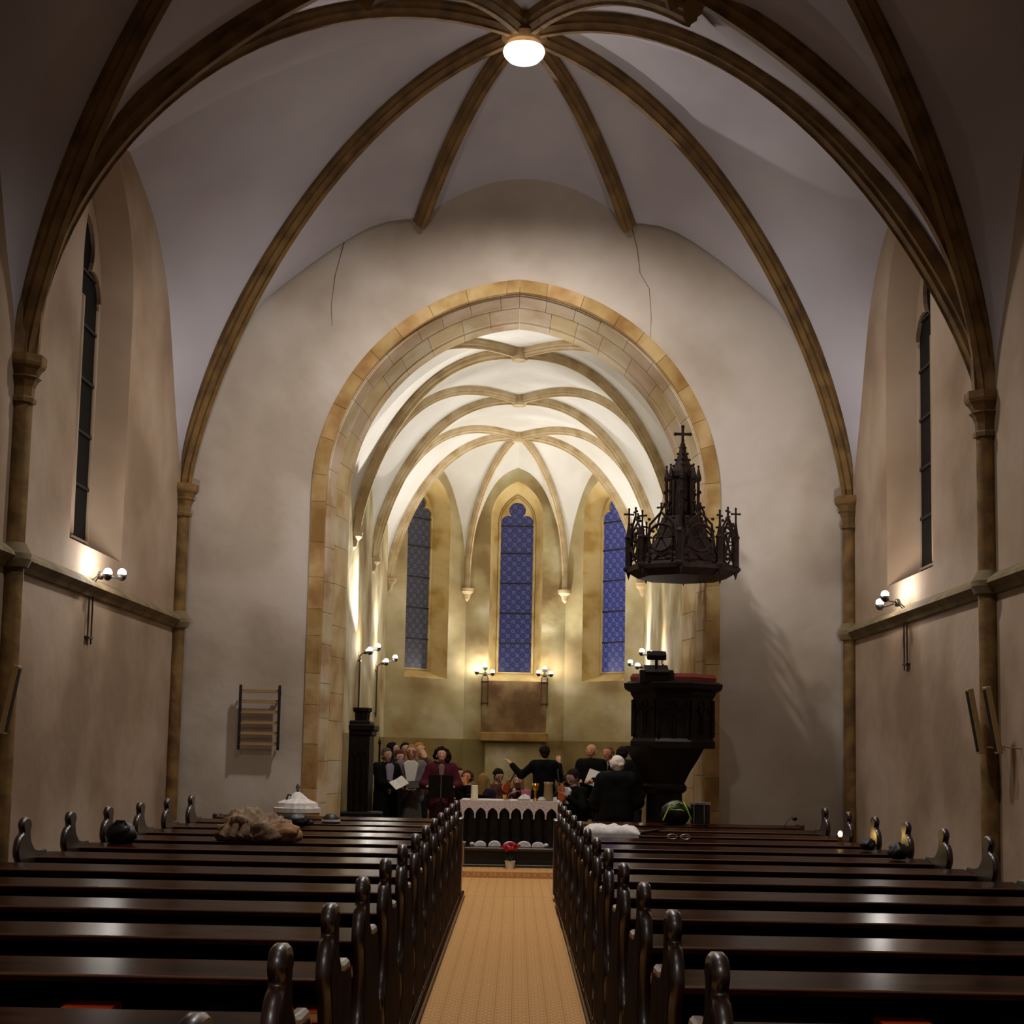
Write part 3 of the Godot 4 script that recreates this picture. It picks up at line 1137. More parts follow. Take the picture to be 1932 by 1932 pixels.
	for i in 3:
		var a: Vector3 = co[i]
		var b: Vector3 = co[i + 1]
		var mid := (a + b) / 2.0
		var top := Vector3(mid.x, 7.72, mid.z)
		var ridge := PackedVector3Array([top, top.lerp(key + Vector3(0, .08, 0), .5) + Vector3(0, .1, 0), key + Vector3(0, .08, 0)])
		for h in 2:
			var c := a if h == 0 else b
			var w := spline([Vector3(c.x, 5.05, c.z), Vector3(lerpf(c.x, mid.x, .12), 6.2, lerpf(c.z, mid.z, .12)), Vector3(lerpf(c.x, mid.x, .4), 7.1, lerpf(c.z, mid.z, .4)), Vector3(lerpf(c.x, mid.x, .7), 7.55, lerpf(c.z, mid.z, .7)), top], 24)
			obj("web", patch(joined(w, ridge), lift(R[i + h], .08), 0.02, 0.0, 36, 10), M.chweb, ce)
	for z in zs.slice(1):
		m = MB.new()
		m.lathe([Vector2(0.0, -0.1), Vector2(0.12, -0.1), Vector2(0.15, -0.05), Vector2(0.15, 0.1), Vector2(0.0, 0.1)], Vector3(XC, 8.05, z), 16)
		obj("keystone", m, M.chrib, ce)
	for p in [Vector3(xl, 5.05, -23.7), Vector3(xl, 5.05, -26.9), Vector3(xl + .03, 5.05, -30.1), Vector3(XC - 1.04, 5.05, -31.66), Vector3(XC + 1.04, 5.05, -31.66), Vector3(xr, 5.05, -23.7), Vector3(xr, 5.05, -26.9), Vector3(xr - .03, 5.05, -30.1)]:
		m = MB.new()
		m.lathe([Vector2(0.0, -0.26), Vector2(0.05, -0.2), Vector2(0.08, -0.1), Vector2(0.14, -0.04), Vector2(0.15, 0.03), Vector2(0.0, 0.03)], p, 12)
		obj("corbel", m, M.chrib, ce)


# ------------------------------------------------------------------ pews
func pew_panel() -> PackedVector2Array:      # side outline: x towards the altar, y up
	var ctl := [[.03, 1.135], [-.02, 1.128], [-.048, 1.10], [-.05, 1.07], [-.03, 1.045], [-.035, 1.032], [-.075, 1.02], [-.115, .985], [-.135, .93], [-.125, .88], [-.08, .83], [-.045, .76], [-.035, .68], [-.055, .60], [-.105, .55], [-.13, .50], [-.12, .45], [-.075, .39], [-.06, .33], [-.09, .27], [-.12, .24], [-.205, .235], [-.205, .08], [.83, .08], [.83, .44], [.79, .50], [.70, .55], [.60, .62], [.56, .74], [.53, .85], [.46, .90], [.30, .905], [.2, .92], [.13, .97], [.10, 1.035], [.118, 1.06], [.118, 1.095], [.085, 1.125]]
	var out := PackedVector2Array()
	var n := ctl.size()
	for i in n:
		var c := func(k: int) -> Vector2: return Vector2(ctl[(k + n) % n][0], ctl[(k + n) % n][1])
		out.append(c.call(i))
		if i < 19 or i > 32:
			for u in [.33, .67]:
				out.append((c.call(i) as Vector2).cubic_interpolate(c.call(i + 1), c.call(i - 1), c.call(i + 2), u))
	return out


func make_pew(label: String, length: float, side: float, ends: bool) -> Node3D:
	# origin at the aisle end, panel front line; the pew runs towards side * x; altar is -z
	var t := thing("pew", label, "pew", Vector3.ZERO, 0.0, "rows of wooden pews")
	var pl := pew_panel()
	var m := MB.new()
	var L := length
	for e in 2:
		m = MB.new()
		var x := side * (0.0 if e == 0 else L) - 0.0225
		m.extrude(pl, Transform3D(Basis(Vector3(0, 0, -1), Vector3.UP, Vector3(1, 0, 0)), Vector3(x, 0, 0)), 0.045, 0.010, true)
		var ep := obj("end_panel", m, M.woodend, t)
		m = MB.new()
		m.extrude(Geometry2D.offset_polygon(pl, -.028)[0], Transform3D(Basis(Vector3(0, 0, -1), Vector3.UP, Vector3(1, 0, 0)), Vector3(x - .004 if (side < 0.0) == (e == 1) else x + .041, 0, 0)), 0.008, 0.002)
		obj("face_panel", m, M.wface, ep)
	var cx := side * L / 2.0
	var inner := L - 0.045
	m = MB.new()
	m.box(Vector3(cx, .852, -.375), Vector3(inner, .03, .28), .006, Basis(Vector3.RIGHT, 0.075))
	obj("desk_top", m, M.wood, t)
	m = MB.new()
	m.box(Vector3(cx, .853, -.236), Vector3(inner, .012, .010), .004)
	obj("worn_highlight", m, M.worn, t)  # highlight line along the near edge, painted as a strip of paler worn wood
	m = MB.new()
	m.box(Vector3(cx, .69, -.40), Vector3(inner, .02, .22), .004)
	obj("book_shelf", m, M.wood, t)
	m = MB.new()
	m.box(Vector3(cx, .47, -.515), Vector3(inner, .78, .025), .004)
	obj("back_panel", m, M.wood, t)
	m = MB.new()
	m.box(Vector3(cx, .47, -.675), Vector3(inner, .035, .29), .01)
	obj("seat", m, M.wood, t)
	m = MB.new()
	m.box(Vector3(cx, .20, -.25), Vector3(inner, .03, .18), .008)
	m.box(Vector3(cx, .13, -.25), Vector3(inner - .1, .12, .03))
	obj("kneeler", m, M.wood, t)
	return t


func pews() -> void:
	var ords := ["nearest the camera", "second from the camera", "third from the camera", "fourth from the camera", "fifth from the camera", "sixth from the camera", "seventh, halfway to the altar", "sixth behind the front desk", "fifth behind the front desk", "fourth behind the front desk", "third behind the front desk", "second behind the front desk", "directly behind the front desk"]
	var protos := []
	for s in 2:
		var side := -1.0 if s == 0 else 1.0
		var where := "left of the aisle, on the font side" if s == 0 else "right of the aisle, on the pulpit side"
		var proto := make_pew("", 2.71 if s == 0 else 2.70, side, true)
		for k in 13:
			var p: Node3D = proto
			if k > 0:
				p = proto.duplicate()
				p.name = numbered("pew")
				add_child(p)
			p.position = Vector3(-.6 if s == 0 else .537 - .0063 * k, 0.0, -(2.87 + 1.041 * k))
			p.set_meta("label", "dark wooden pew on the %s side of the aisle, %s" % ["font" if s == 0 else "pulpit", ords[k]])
		# desk in front of the first row
		var d := thing("front_desk", "dark wooden prayer desk before the foremost pew on the %s side" % ["font" if s == 0 else "pulpit"], "desk", Vector3(-.6 if s == 0 else .455, 0, -16.4), 0.0, "front desks")
		var cx := side * 1.355
		var m := MB.new()
		m.box(Vector3(cx, .852, -.375), Vector3(2.66, .03, .28), .006, Basis(Vector3.RIGHT, 0.075))
		obj("desk_top", m, M.wood, d)
		m = MB.new()
		m.box(Vector3(cx, .46, -.5), Vector3(2.66, .76, .03), .004)
		obj("front_panel", m, M.wood, d)
		for e in 2:
			m = MB.new()
			m.box(Vector3(side * 2.71 * e, .49, -.37), Vector3(.045, .82, .34), .01)
			obj("end_panel", m, M.woodend, d)
		var pm := MB.new()
		pm.box(Vector3((-1.955 if s == 0 else 1.865), .04, -7.5), Vector3(2.81, .08, 19.0), .01)
		struct("floor_platform", "low brown wooden platform under the pews %s" % where, pm, M.wood)


func carpet() -> void:
	var t := thing("carpet", "ochre patterned runner carpet down the aisle and over the step", "carpet")
	var m := MB.new()
	m.box(Vector3(-.045, .006, -5.1), Vector3(1.0, .012, 24.0), .004)
	obj("aisle_runner", m, M.carpet, t)
	m = MB.new()
	m.box(Vector3(-.05, .006, -18.35), Vector3(2.6, .012, 2.45), .004)
	obj("cross_runner", m, M.carpet, t)
	m = MB.new()
	m.box(Vector3(-.05, CF + .006, -20.2), Vector3(2.2, .012, 1.2), .004)
	m.box(Vector3(-.05, .045, -19.594), Vector3(2.2, .09, .012), .003)
	obj("step_covering", m, M.carpet, t)


# ------------------------------------------------------------------ church furniture
func cross_on(m: MB, at: Vector3, h: float, w: float, th: float, b: Basis = Basis()) -> void:
	m.box(at + Vector3(0, h * .5, 0), Vector3(th, h, th), th * .25, b)
	m.box(at + Vector3(0, h * .62, 0), Vector3(w, th, th * .9), th * .25, b)
	for s in [-1.0, 1.0]:
		m.ball(at + b * Vector3(s * w * .5, h * .62, 0), Vector3.ONE * th * .75, 6)
	m.ball(at + Vector3(0, h, 0), Vector3.ONE * th * .75, 6)


func pinnacle(m: MB, at: Vector3, h: float, r: float, turn: float) -> void:
	m.lathe([Vector2(0, -.16), Vector2(r * .7, -.06), Vector2(r * 1.5, -.03), Vector2(r * 1.5, .0), Vector2(r, .02), Vector2(r, h * .52), Vector2(r * 1.3, h * .55), Vector2(r * .8, h * .6), Vector2(r * .25, h * .84), Vector2(r * .25, h * .86)], at, 6, false, true, Basis(), turn)
	cross_on(m, at + Vector3(0, h * .82, 0), h * .2 + .04, r * 2.4, r * .5, Basis(Vector3.UP, -turn))


func canopy() -> void:
	var c := Vector3(2.09, 3.97, -19.12)
	var t := thing("pulpit_canopy", "dark carved gothic sounding board with pinnacles and spire hanging above the pulpit", "canopy", c)
	var R := 0.70
	var rot := deg_to_rad(8.0)
	var m := MB.new()
	m.lathe([Vector2(0, -.08), Vector2(R * .8, -.08), Vector2(R * .95, -.02), Vector2(R * 1.03, .0), Vector2(R * 1.03, .05), Vector2(R * .97, .09), Vector2(0, .12)], Vector3.ZERO, 8, false, true, Basis(), rot + PI / 2)
	obj("board", m, M.canopy, t)
	for k in 8:
		var a := rot + PI / 2 + TAU * k / 8
		var p := Vector3(cos(a), 0, sin(a)) * R * .98
		m = MB.new()
		pinnacle(m, p + Vector3(0, .06, 0), .72 if k % 2 == 0 else .62, .045, -a)
		obj("pinnacle", m, M.canopy, t)
		# tracery panel between two corners: roundel in a gable
		var a2 := a + TAU / 8
		var q := Vector3(cos(a2), 0, sin(a2)) * R * .98
		var mid := (p + q) / 2.0
		var along := (q - p).normalized()
		var out := mid.normalized()
		var b := Basis(along, Vector3.UP, out)
		var w := p.distance_to(q)
		m = MB.new()
		var ring := []
		for j in 17:
			var f := TAU * j / 16
			ring.append(mid + b * Vector3(cos(f) * w * .33, .38 + sin(f) * w * .33, 0))
		m.tube(ring, .018, -1, 6)
		for j in 6:
			var f := TAU * j / 6
			m.tube([mid + b * Vector3(0, .38, 0), mid + b * Vector3(cos(f) * w * .3, .38 + sin(f) * w * .3, 0)], .01, -1, 5)
		m.ball(mid + b * Vector3(0, .38, 0), Vector3.ONE * .03, 8)
		for s in [-1.0, 1.0]:
			m.tube([mid + b * Vector3(s * w * .45, .12, 0), mid + b * Vector3(s * w * .36, .3, 0), mid + b * Vector3(s * w * .3, .55, 0), mid + b * Vector3(0, .70, 0)], .016, -1, 5)
			m.tube([mid + b * Vector3(s * w * .45, .12, 0), mid + b * Vector3(s * w * .2, .2, 0), mid + b * Vector3(0, .14, 0)], .013, -1, 5)
			m.ball(mid + b * Vector3(s * w * .32, .62, 0), Vector3.ONE * .022, 6)
			# small side pinnacle on the rim
			m.lathe([Vector2(.018, .08), Vector2(.018, .24), Vector2(.026, .26), Vector2(.006, .36), Vector2(.0, .36)], mid + b * Vector3(s * w * .3, 0, .02), 5, false, true)
			cross_on(m, mid + b * Vector3(s * w * .3, .34, .02), .08, .06, .012, b)
		cross_on(m, mid + Vector3(0, .68, 0), .13, .1, .022, b)
		obj("gable", m, M.canopy, t)
	m = MB.new()
	m.lathe([Vector2(R * .82, .1), Vector2(R * .7, .2), Vector2(R * .5, .42), Vector2(.30, .60), Vector2(.26, .72), Vector2(0, .72)], Vector3.ZERO, 8, false, true, Basis(), rot + PI / 2)
	obj("roof", m, M.canopy, t)
	m = MB.new()
	m.lathe([Vector2(.15, .7), Vector2(.13, 1.3), Vector2(.0, 1.3)], Vector3.ZERO, 8, false, true, Basis(), rot)
	for k in 8:
		var a := rot + TAU * k / 8
		var p := Vector3(cos(a), 0, sin(a)) * .205
		m.tube([p + Vector3(0, .64, 0), p + Vector3(0, 1.28, 0)], .024, .02, 6)
		m.lathe([Vector2(.035, 1.2), Vector2(.04, 1.24), Vector2(.008, 1.38), Vector2(0, 1.38)], p, 5, false, true)
		m.ball(p + Vector3(0, 1.39, 0), Vector3.ONE * .018, 6)
		m.tube([p * 1.6 + Vector3(0, .58, 0), p * 1.35 + Vector3(0, .8, 0), p * 1.05 + Vector3(0, .92, 0)], .014, -1, 5)
		for h in [.75, .9, 1.05]:
			m.ball(p * 1.08 + Vector3(0, h, 0), Vector3.ONE * .028, 6)
	obj("lantern", m, M.canopy, t)
	m = MB.new()
	m.lathe([Vector2(.16, 1.25), Vector2(.15, 1.32), Vector2(.09, 1.45), Vector2(.05, 1.58), Vector2(.028, 1.7), Vector2(.0, 1.72)], Vector3.ZERO, 8, false, true, Basis(), rot)
	for j in 5:
		for k in 4:
			var a := rot + TAU * k / 4
			var r := lerpf(.14, .04, j / 4.0)
			m.ball(Vector3(cos(a) * r, 1.32 + j * .08, sin(a) * r), Vector3.ONE * lerpf(.025, .014, j / 4.0), 6)
	obj("spire", m, M.canopy, t)
	m = MB.new()
	cross_on(m, Vector3(0, 1.66, 0), .26, .19, .036)
	obj("cross", m, M.canopy, t)
	m = MB.new()
	m.tube([Vector3(0, 1.1, -.1), Vector3(0, 1.15, -.88)], .02, -1, 6)
	m.tube([Vector3(0, .1, -.5), Vector3(0, .2, -.88)], .03, -1, 6)
	obj("wall_hanger", m, M.metal, t)


func pulpit() -> void:
	var c := Vector3(1.98, 0.0, -19.02)
	var t := thing("pulpit", "black carved octagonal wooden pulpit on a tapering stem at the right arch jamb", "pulpit", c)
	var rot := PI / 8 + deg_to_rad(6.0)
	var m := MB.new()
	m.lathe([Vector2(.0, .0), Vector2(.36, .0), Vector2(.36, .12), Vector2(.26, .2), Vector2(.24, 1.15), Vector2(.3, 1.2), Vector2(.3, 1.24), Vector2(.27, 1.28), Vector2(.34, 1.42), Vector2(.46, 1.6), Vector2(.54, 1.74), Vector2(.0, 1.74)], Vector3(-.1, CF * 0.0, 0), 8, false, true, Basis(), rot)
	obj("stem", m, M.dwood, t)
	m = MB.new()
	m.lathe([Vector2(0, 1.72), Vector2(.57, 1.72), Vector2(.57, 1.80), Vector2(.54, 1.84), Vector2(.54, 2.34), Vector2(.57, 2.38), Vector2(.58, 2.42), Vector2(.66, 2.46), Vector2(.67, 2.52), Vector2(.60, 2.55), Vector2(.0, 2.55)], Vector3.ZERO, 8, false, true, Basis(), rot)
	obj("drum", m, M.dwood, t)
	for k in 8:
		var a := rot + TAU * (k + .5) / 8
		var out := Vector3(cos(a), 0, sin(a))
		var along := Vector3(-sin(a), 0, cos(a))
		var b := Basis(along, Vector3.UP, out)
		var mid := out * .54 * cos(PI / 8)
		m = MB.new()
		# twin pointed arches and roundel in relief
		for s in [-1.0, 1.0]:
			var pts := []
			for p in arch_poly(-.075, .075, 1.9, 2.1, 2.22, 5):
				pts.append(mid + b * Vector3(p.x + s * .095, p.y, .012))
			m.tube(pts, .011, -1, 5)
			m.box(mid + b * Vector3(s * .185, 2.09, .012), Vector3(.02, .46, .025), .004, b)
		var ring := []
		for j in 13:
			ring.append(mid + b * Vector3(cos(TAU * j / 12) * .05, 2.26 + sin(TAU * j / 12) * .05, .012))
		m.tube(ring, .009, -1, 5)
		obj("tracery_panel", m, M.dwood, t)
	m = MB.new()
	m.lathe([Vector2(.44, 2.54), Vector2(.575, 2.54), Vector2(.585, 2.6), Vector2(.555, 2.645), Vector2(.47, 2.645), Vector2(.44, 2.6)], Vector3.ZERO, 8, false, true, Basis(), rot)
	obj("velvet_rail", m, M.velvet, t)
	# reading desk on the rail
	m = MB.new()
	m.box(Vector3(-.26, 2.60, .48), Vector3(.42, .16, .14), .01)
	m.box(Vector3(-.26, 2.69, .48), Vector3(.30, .03, .24), .008, Basis(Vector3.RIGHT, .4))
	m.tube([Vector3(-.26, 2.7, .48), Vector3(-.26, 2.84, .48)], .02, -1, 8)
	m.box(Vector3(-.26, 2.86, .48), Vector3(.24, .08, .12), .01, Basis(Vector3.RIGHT, .5))
	obj("book_stand", m, M.dwood, t)


func altar() -> void:
	var cx := -.065
	var zf := -20.75
	var t := thing("altar", "black wooden altar table with arcaded front behind the carpeted step", "altar", Vector3(cx, CF, zf))
	var m := MB.new()
	m.box(Vector3(0, .835, -.32), Vector3(1.34, .07, .70), .01)
	obj("tabletop", m, M.dwood, t)
	m = MB.new()
	m.box(Vector3(0, .42, -.36), Vector3(1.22, .80, .56), .01)
	obj("body", m, M.black, t)
	for k in 9:
		m = MB.new()
		m.lathe([Vector2(.022, .0), Vector2(.03, .03), Vector2(.016, .06), Vector2(.016, .62), Vector2(.03, .66), Vector2(.022, .8)], Vector3(-.60 + k * .15, 0, -.045), 8)
		obj("column", m, M.dwood, t)
	m = MB.new()
	m.box(Vector3(0, .02, -.32), Vector3(1.3, .04, .66), .01)
	obj("plinth", m, M.dwood, t)

	# lace cloth: flat top and hanging edge cut in pointed arches
	var cl := thing("altar_cloth", "white lace altar cloth with a deep scalloped edge on the altar table", "cloth", Vector3(cx, CF, zf))
	m = MB.new()
	m.box(Vector3(0, .879, -.30), Vector3(1.36, .012, .76), .004)
	obj("cloth_top", m, M.white, cl)
	var holes := []
	var n := 8
	var pitch := .1615
	for k in n:
		var x := (k - (n - 1) / 2.0) * pitch
		holes.append(arch_poly(x - pitch * .44, x + pitch * .44, .58, .685, .785, 6))
	var edge := PackedVector2Array([Vector2(-.70, .885), Vector2(-.655, .64), Vector2(.655, .64), Vector2(.70, .885)])
	m = holed_wall(edge, holes, Transform3D(Basis(), Vector3(0, 0, .075)), .01)
	obj("scalloped_edge", m, M.lace, cl)
	for s in [-1.0, 1.0]:
		m = MB.new()
		m.box(Vector3(s * .685, .80, -.3), Vector3(.01, .16, .74), .002)
		obj("side_fall", m, M.lace, cl)

	# kneeling bench before it, with cloths
	var b := thing("kneeling_bench", "low black bench with pale edges in front of the altar", "bench", Vector3(cx, CF + .012, -20.45))
	m = MB.new()
	m.box(Vector3(0, .235, 0), Vector3(1.22, .045, .36), .01)
	obj("bench_top", m, M.woodend, b)
	m = MB.new()
	m.box(Vector3(0, .12, .12), Vector3(1.2, .19, .03), .004)
	obj("bench_front", m, M.black, b)
	m = MB.new()
	m.box(Vector3(0, .02, .14), Vector3(1.26, .03, .10), .006)
	obj("foot_rail", m, M.woodend, b)
	for s in [-1.0, 1.0]:
		m = MB.new()
		m.box(Vector3(s * .625, .15, .05), Vector3(.05, .30, .14), .01)
		m.box(Vector3(s * .625, .31, .05), Vector3(.07, .03, .17), .008)
		obj("side_post", m, M.board, b)
	var w := [.16, .17, .18, .19, .17]
	var xs := [-.40, -.205, .0, .195, .385]
	var nm := ["leftmost", "second from the left", "in the middle", "second from the right", "rightmost"]
	for k in 5:
		m = MB.new()
		var prof := PackedVector2Array([Vector2(-w[k] / 2, 0)])
		for j in 9:
			var f := PI * (1.0 - j / 8.0)
			prof.append(Vector2(cos(f) * w[k] / 2, .015 + sin(f) * (.06 + .006 * (k % 2))))
		prof.append(Vector2(w[k] / 2, 0))
		m.extrude(prof, Transform3D(Basis(), Vector3(0, 0, -.05)), .1, .01, true)
		if k == 0 or k == 4:
			m.ball(Vector3((-.11 if k == 0 else .11), .03, 0), Vector3(.035, .03, .04), 8)
		var o := obj("white_bundle", m, M.white)
		o.position = Vector3(cx + xs[k], CF + .2695, -20.5)
		tag(o, "rounded white bundle %s in the row on the low black bench" % nm[k], "bundle", "white bundles below the altar")

	# things on the altar
	var top := CF + .886
	var c := thing("candle", "thick cream pillar candle at the left end of the altar", "candle", Vector3(-.57, top, -20.95))
	m = MB.new()
	m.lathe([Vector2(0, 0), Vector2(.048, 0), Vector2(.05, .004), Vector2(.046, .19), Vector2(.04, .195), Vector2(.0, .185)], Vector3.ZERO, 16)
	obj("wax", m, M.wax, c)
	m = MB.new()
	m.lathe([Vector2(0, -.004), Vector2(.07, -.004), Vector2(.07, .004), Vector2(0, .004)], Vector3.ZERO, 16)
	obj("saucer", m, M.gold, c)
	m = MB.new()
	m.tube([Vector3(0, .185, 0), Vector3(.003, .205, 0)], .003, -1, 5)
	obj("wick", m, M.black, c)
	c = thing("chalice", "small gold chalice on the altar left of the tall metal jug", "chalice", Vector3(.275, top, -20.75))
	m = MB.new()
	m.lathe([Vector2(0, 0), Vector2(.045, .0), Vector2(.045, .01), Vector2(.014, .04), Vector2(.012, .1), Vector2(.02, .115), Vector2(.012, .13), Vector2(.036, .16), Vector2(.045, .24), Vector2(.04, .24), Vector2(.03, .17), Vector2(.0, .15)], Vector3.ZERO, 16, true)
	obj("cup", m, M.gold, c)
	c = thing("jug", "tall dull brass jug on the right end of the altar", "jug", Vector3(.455, top, -20.85))
	m = MB.new()
	m.lathe([Vector2(0, 0), Vector2(.07, 0), Vector2(.068, .02), Vector2(.062, .12), Vector2(.058, .22), Vector2(.066, .262), Vector2(.06, .262), Vector2(.05, .2), Vector2(.05, .03), Vector2(0, .03)], Vector3.ZERO, 18, true)
	obj("body", m, mat(.35, c3(.55, .45, .32)), c)
	m = MB.new()
	m.tube([Vector3(.06, .24, 0), Vector3(.115, .22, 0), Vector3(.12, .14, 0), Vector3(.064, .08, 0)], .007, -1, 6)
	obj("handle", m, M.metal, c)
	c = thing("microphone", "small silver table microphone leaning on the altar beside the folded paper", "microphone", Vector3(-.12, top, -20.85))
	m = MB.new()
	m.lathe([Vector2(0, 0), Vector2(.05, 0), Vector2(.05, .012), Vector2(.012, .02), Vector2(0, .02)], Vector3.ZERO, 12)
	obj("base", m, M.steel, c)
	m = MB.new()
	m.tube([Vector3(0, .015, 0), Vector3(.03, .08, 0), Vector3(.09, .13, 0)], .006, -1, 6)
	m.tube([Vector3(-.03, .02, 0), Vector3(-.03, .075, 0)], .02, .03, 8)
	obj("neck", m, M.gold, c)
	m = MB.new()
	m.ball(Vector3(.1, .138, 0), Vector3(.025, .022, .02), 8)
	obj("head", m, M.steel, c)
	var pp := [[.12, .19, .07, .5, "folded white paper standing on the altar beside the microphone"], [.36, .12, .045, .2, "white cloth lying between chalice and jug"], [.555, .07, .05, .1, "white paper square at the right end of the altar"]]
	for k in 3:
		m = MB.new()
		var q: Array = pp[k]
		m.extrude(PackedVector2Array([Vector2(-q[1] / 2, 0), Vector2(q[1] / 2, 0), Vector2(q[1] / 2 - .02, q[2] * .7), Vector2(.02, q[2] * 1.15), Vector2(-.03, q[2])]), Transform3D(Basis(Vector3.RIGHT, -q[3]), Vector3.ZERO), .05, .006)
		var o := obj(["paper", "napkin", "paper"][k], m, M.white)
		o.position = Vector3(q[0], top, -20.78 - k * .03)
		tag(o, q[4], "paper" if k != 1 else "napkin")

	# potted red flower on the step
	c = thing("potted_flower", "red heart shaped flower in a small pale pot before the altar bench", "flower", Vector3(-.055, CF + .012, -20.05))
	m = MB.new()
	m.lathe([Vector2(0, 0), Vector2(.05, 0), Vector2(.07, .1), Vector2(.075, .105), Vector2(.06, .105), Vector2(0, .09)], Vector3.ZERO, 14)
	obj("pot", m, M.paper, c)
	m = MB.new()
	for k in 9:
		var a := k * 2.4
		m.extrude(PackedVector2Array([Vector2(0, 0), Vector2(.018, .05), Vector2(0, .11), Vector2(-.018, .05)]), Transform3D(Basis(Vector3.UP, a) * Basis(Vector3.RIGHT, .5 + .2 * (k % 3)), Vector3(0, .09, 0)), .004)
	m.tube([Vector3(0, .08, 0), Vector3(.0, .24, 0)], .006, -1, 5)
	obj("leaves", m, M.leaf, c)
	m = MB.new()
	var r2 := RandomNumberGenerator.new()
	r2.seed = 5
	for k in 26:
		var x := r2.randf_range(-.11, .11)
		var hi := .335 - absf(x) * .25
		var lo := .20 + absf(x) * .9
		var y := r2.randf_range(minf(lo, hi - .02), hi)
		m.ball(Vector3(x, y, r2.randf_range(-.04, .05)), Vector3(.032, .024, .03), 7)
	obj("blossom", m, M.red, c)


func font() -> void:
	var t := thing("baptismal_font", "pale stone font with a domed lid in front of the left arch jamb", "font", Vector3(-2.69, 0, -18.6))
	var m := MB.new()
	m.lathe([Vector2(0, 0), Vector2(.26, 0), Vector2(.26, .1), Vector2(.15, .18), Vector2(.13, .5), Vector2(.2, .58), Vector2(.28, .72), Vector2(.28, .84), Vector2(0, .84)], Vector3.ZERO, 12, false, true)
	obj("bowl", m, M.stones[2], t)
	m = MB.new()
	m.lathe([Vector2(0, .845), Vector2(.29, .845), Vector2(.295, .90), Vector2(.26, .905), Vector2(.25, .96), Vector2(.13, 1.01), Vector2(.11, 1.03), Vector2(.05, 1.08), Vector2(0, 1.1)], Vector3.ZERO, 12, false, true)
	obj("lid", m, M.white, t)
	m = MB.new()
	m.lathe([Vector2(.02, 1.09), Vector2(.012, 1.12), Vector2(.03, 1.14), Vector2(.02, 1.17), Vector2(.0, 1.2)], Vector3.ZERO, 10)
	obj("finial", m, M.metal, t)
	m = MB.new()
	m.tube([Vector3(-.12, 1.0, .1), Vector3(-.1, 1.06, .1), Vector3(-.06, 1.05, .1)], .014, -1, 6)
	obj("handle", m, M.metal, t)


func side_things() -> void:
	# number board on the wall: black side bars with pale ledges
	var t := thing("number_board", "black framed number board with six pale rails on the wall left of the arch", "board", Vector3(-3.42, 1.6, -19.95))
	for s in [-1.0, 1.0]:
		var m := MB.new()
		m.box(Vector3(s * .26, .425, .075), Vector3(.035, .86, .04), .006)
		m.box(Vector3(s * .26, .1, .03), Vector3(.02, .03, .06))
		m.box(Vector3(s * .26, .75, .03), Vector3(.02, .03, .06))
		obj("upright", m, M.black, t)
	for k in 6:
		var m := MB.new()
		m.box(Vector3(0, .06 + k * .14, .075), Vector3(.49, .012, .05), .003)
		m.box(Vector3(0, .08 + k * .14, .058), Vector3(.49, .035, .008), .002)
		obj("rail", m, M.board, t)
	# tilted framed pictures seen edge on, hung on the shafts
	for q: Array in [[Vector3(-4.36, 2.0, -12.85), 1.0, "tilted wooden picture panel hanging beside the near shaft of the left wall"], [Vector3(4.2, 2.0, -13.75), -1.0, "tilted pale picture panel hanging on the left face of the near right shaft"], [Vector3(4.22, 2.0, -13.3), -1.0, "tilted dark backed picture panel hanging on the near face of the right shaft"]]:
		var p := thing("picture", q[2], "picture", q[0], 0.0, "tilted pictures on the nave shafts")
		var tilt := Basis(Vector3(0, 0, 1), -q[1] * .17)
		var m := MB.new()
		m.box(Vector3(0, 0, 0), Vector3(.05, .60, .10), .006, tilt)
		obj("panel", m, M.board, p)
		m = MB.new()
		m.box(tilt * Vector3(q[1] * .022, 0, 0), Vector3(.012, .56, .085), .004, tilt)
		obj("face", m, M.dwood, p)
		m = MB.new()
		m.tube([tilt * Vector3(-q[1] * .02, -.24, 0), Vector3((-4.6 if q[1] > 0 else 4.47) - q[0].x, -.25, 0)], .006, -1, 5)
		obj("hook", m, M.board, p)
	# carved stall end inside the arch on the left
	t = thing("choir_stall", "tall black carved stall end with a square top just inside the left arch jamb", "stall", Vector3(-2.27, CF, -22.0))
	var m := MB.new()
	m.box(Vector3(0, .98, 0), Vector3(.30, 1.96, .7), .015)
	obj("body", m, M.dwood, t)
	m = MB.new()
	m.box(Vector3(.03, 1.86, .0), Vector3(.37, .10, .78), .02)
	m.box(Vector3(.02, 1.78, .0), Vector3(.33, .08, .74), .02)
	obj("cornice", m, M.dwood, t)
	m = MB.new()
	m.lathe([Vector2(.1, 1.9), Vector2(.12, 1.93), Vector2(.105, 1.96), Vector2(.115, 2.08), Vector2(.14, 2.1), Vector2(.14, 2.15), Vector2(.0, 2.15)], Vector3(0.01, 0, .1), 8, false, true)
	obj("finial_block", m, M.dwood, t)
	for k in 3:
		m = MB.new()
		var pts := []
		for p in arch_poly(-.035, .035, .3, 1.4, 1.52, 4):
			pts.append(Vector3(-.09 + k * .09 + p.x, p.y, .36))
		m.tube(pts, .01, -1, 5)
		obj("blind_arch", m, M.dwood, t)
	m = MB.new()
	m.box(Vector3(.05, .35, .35), Vector3(.62, .62, .5), .02)
	obj("seat_box", m, M.dwood, t)
	# thin pole behind it
	t = thing("banner_pole", "thin dark pole standing behind the singers near the left chancel wall", "pole", Vector3(-2.24, CF, -24.6))
	m = MB.new()
	m.lathe([Vector2(0, 0), Vector2(.12, 0), Vector2(.12, .03), Vector2(.02, .06), Vector2(.016, 1.62), Vector2(.03, 1.66), Vector2(0, 1.76)], Vector3.ZERO, 10)
	obj("shaft", m, M.dwood, t)


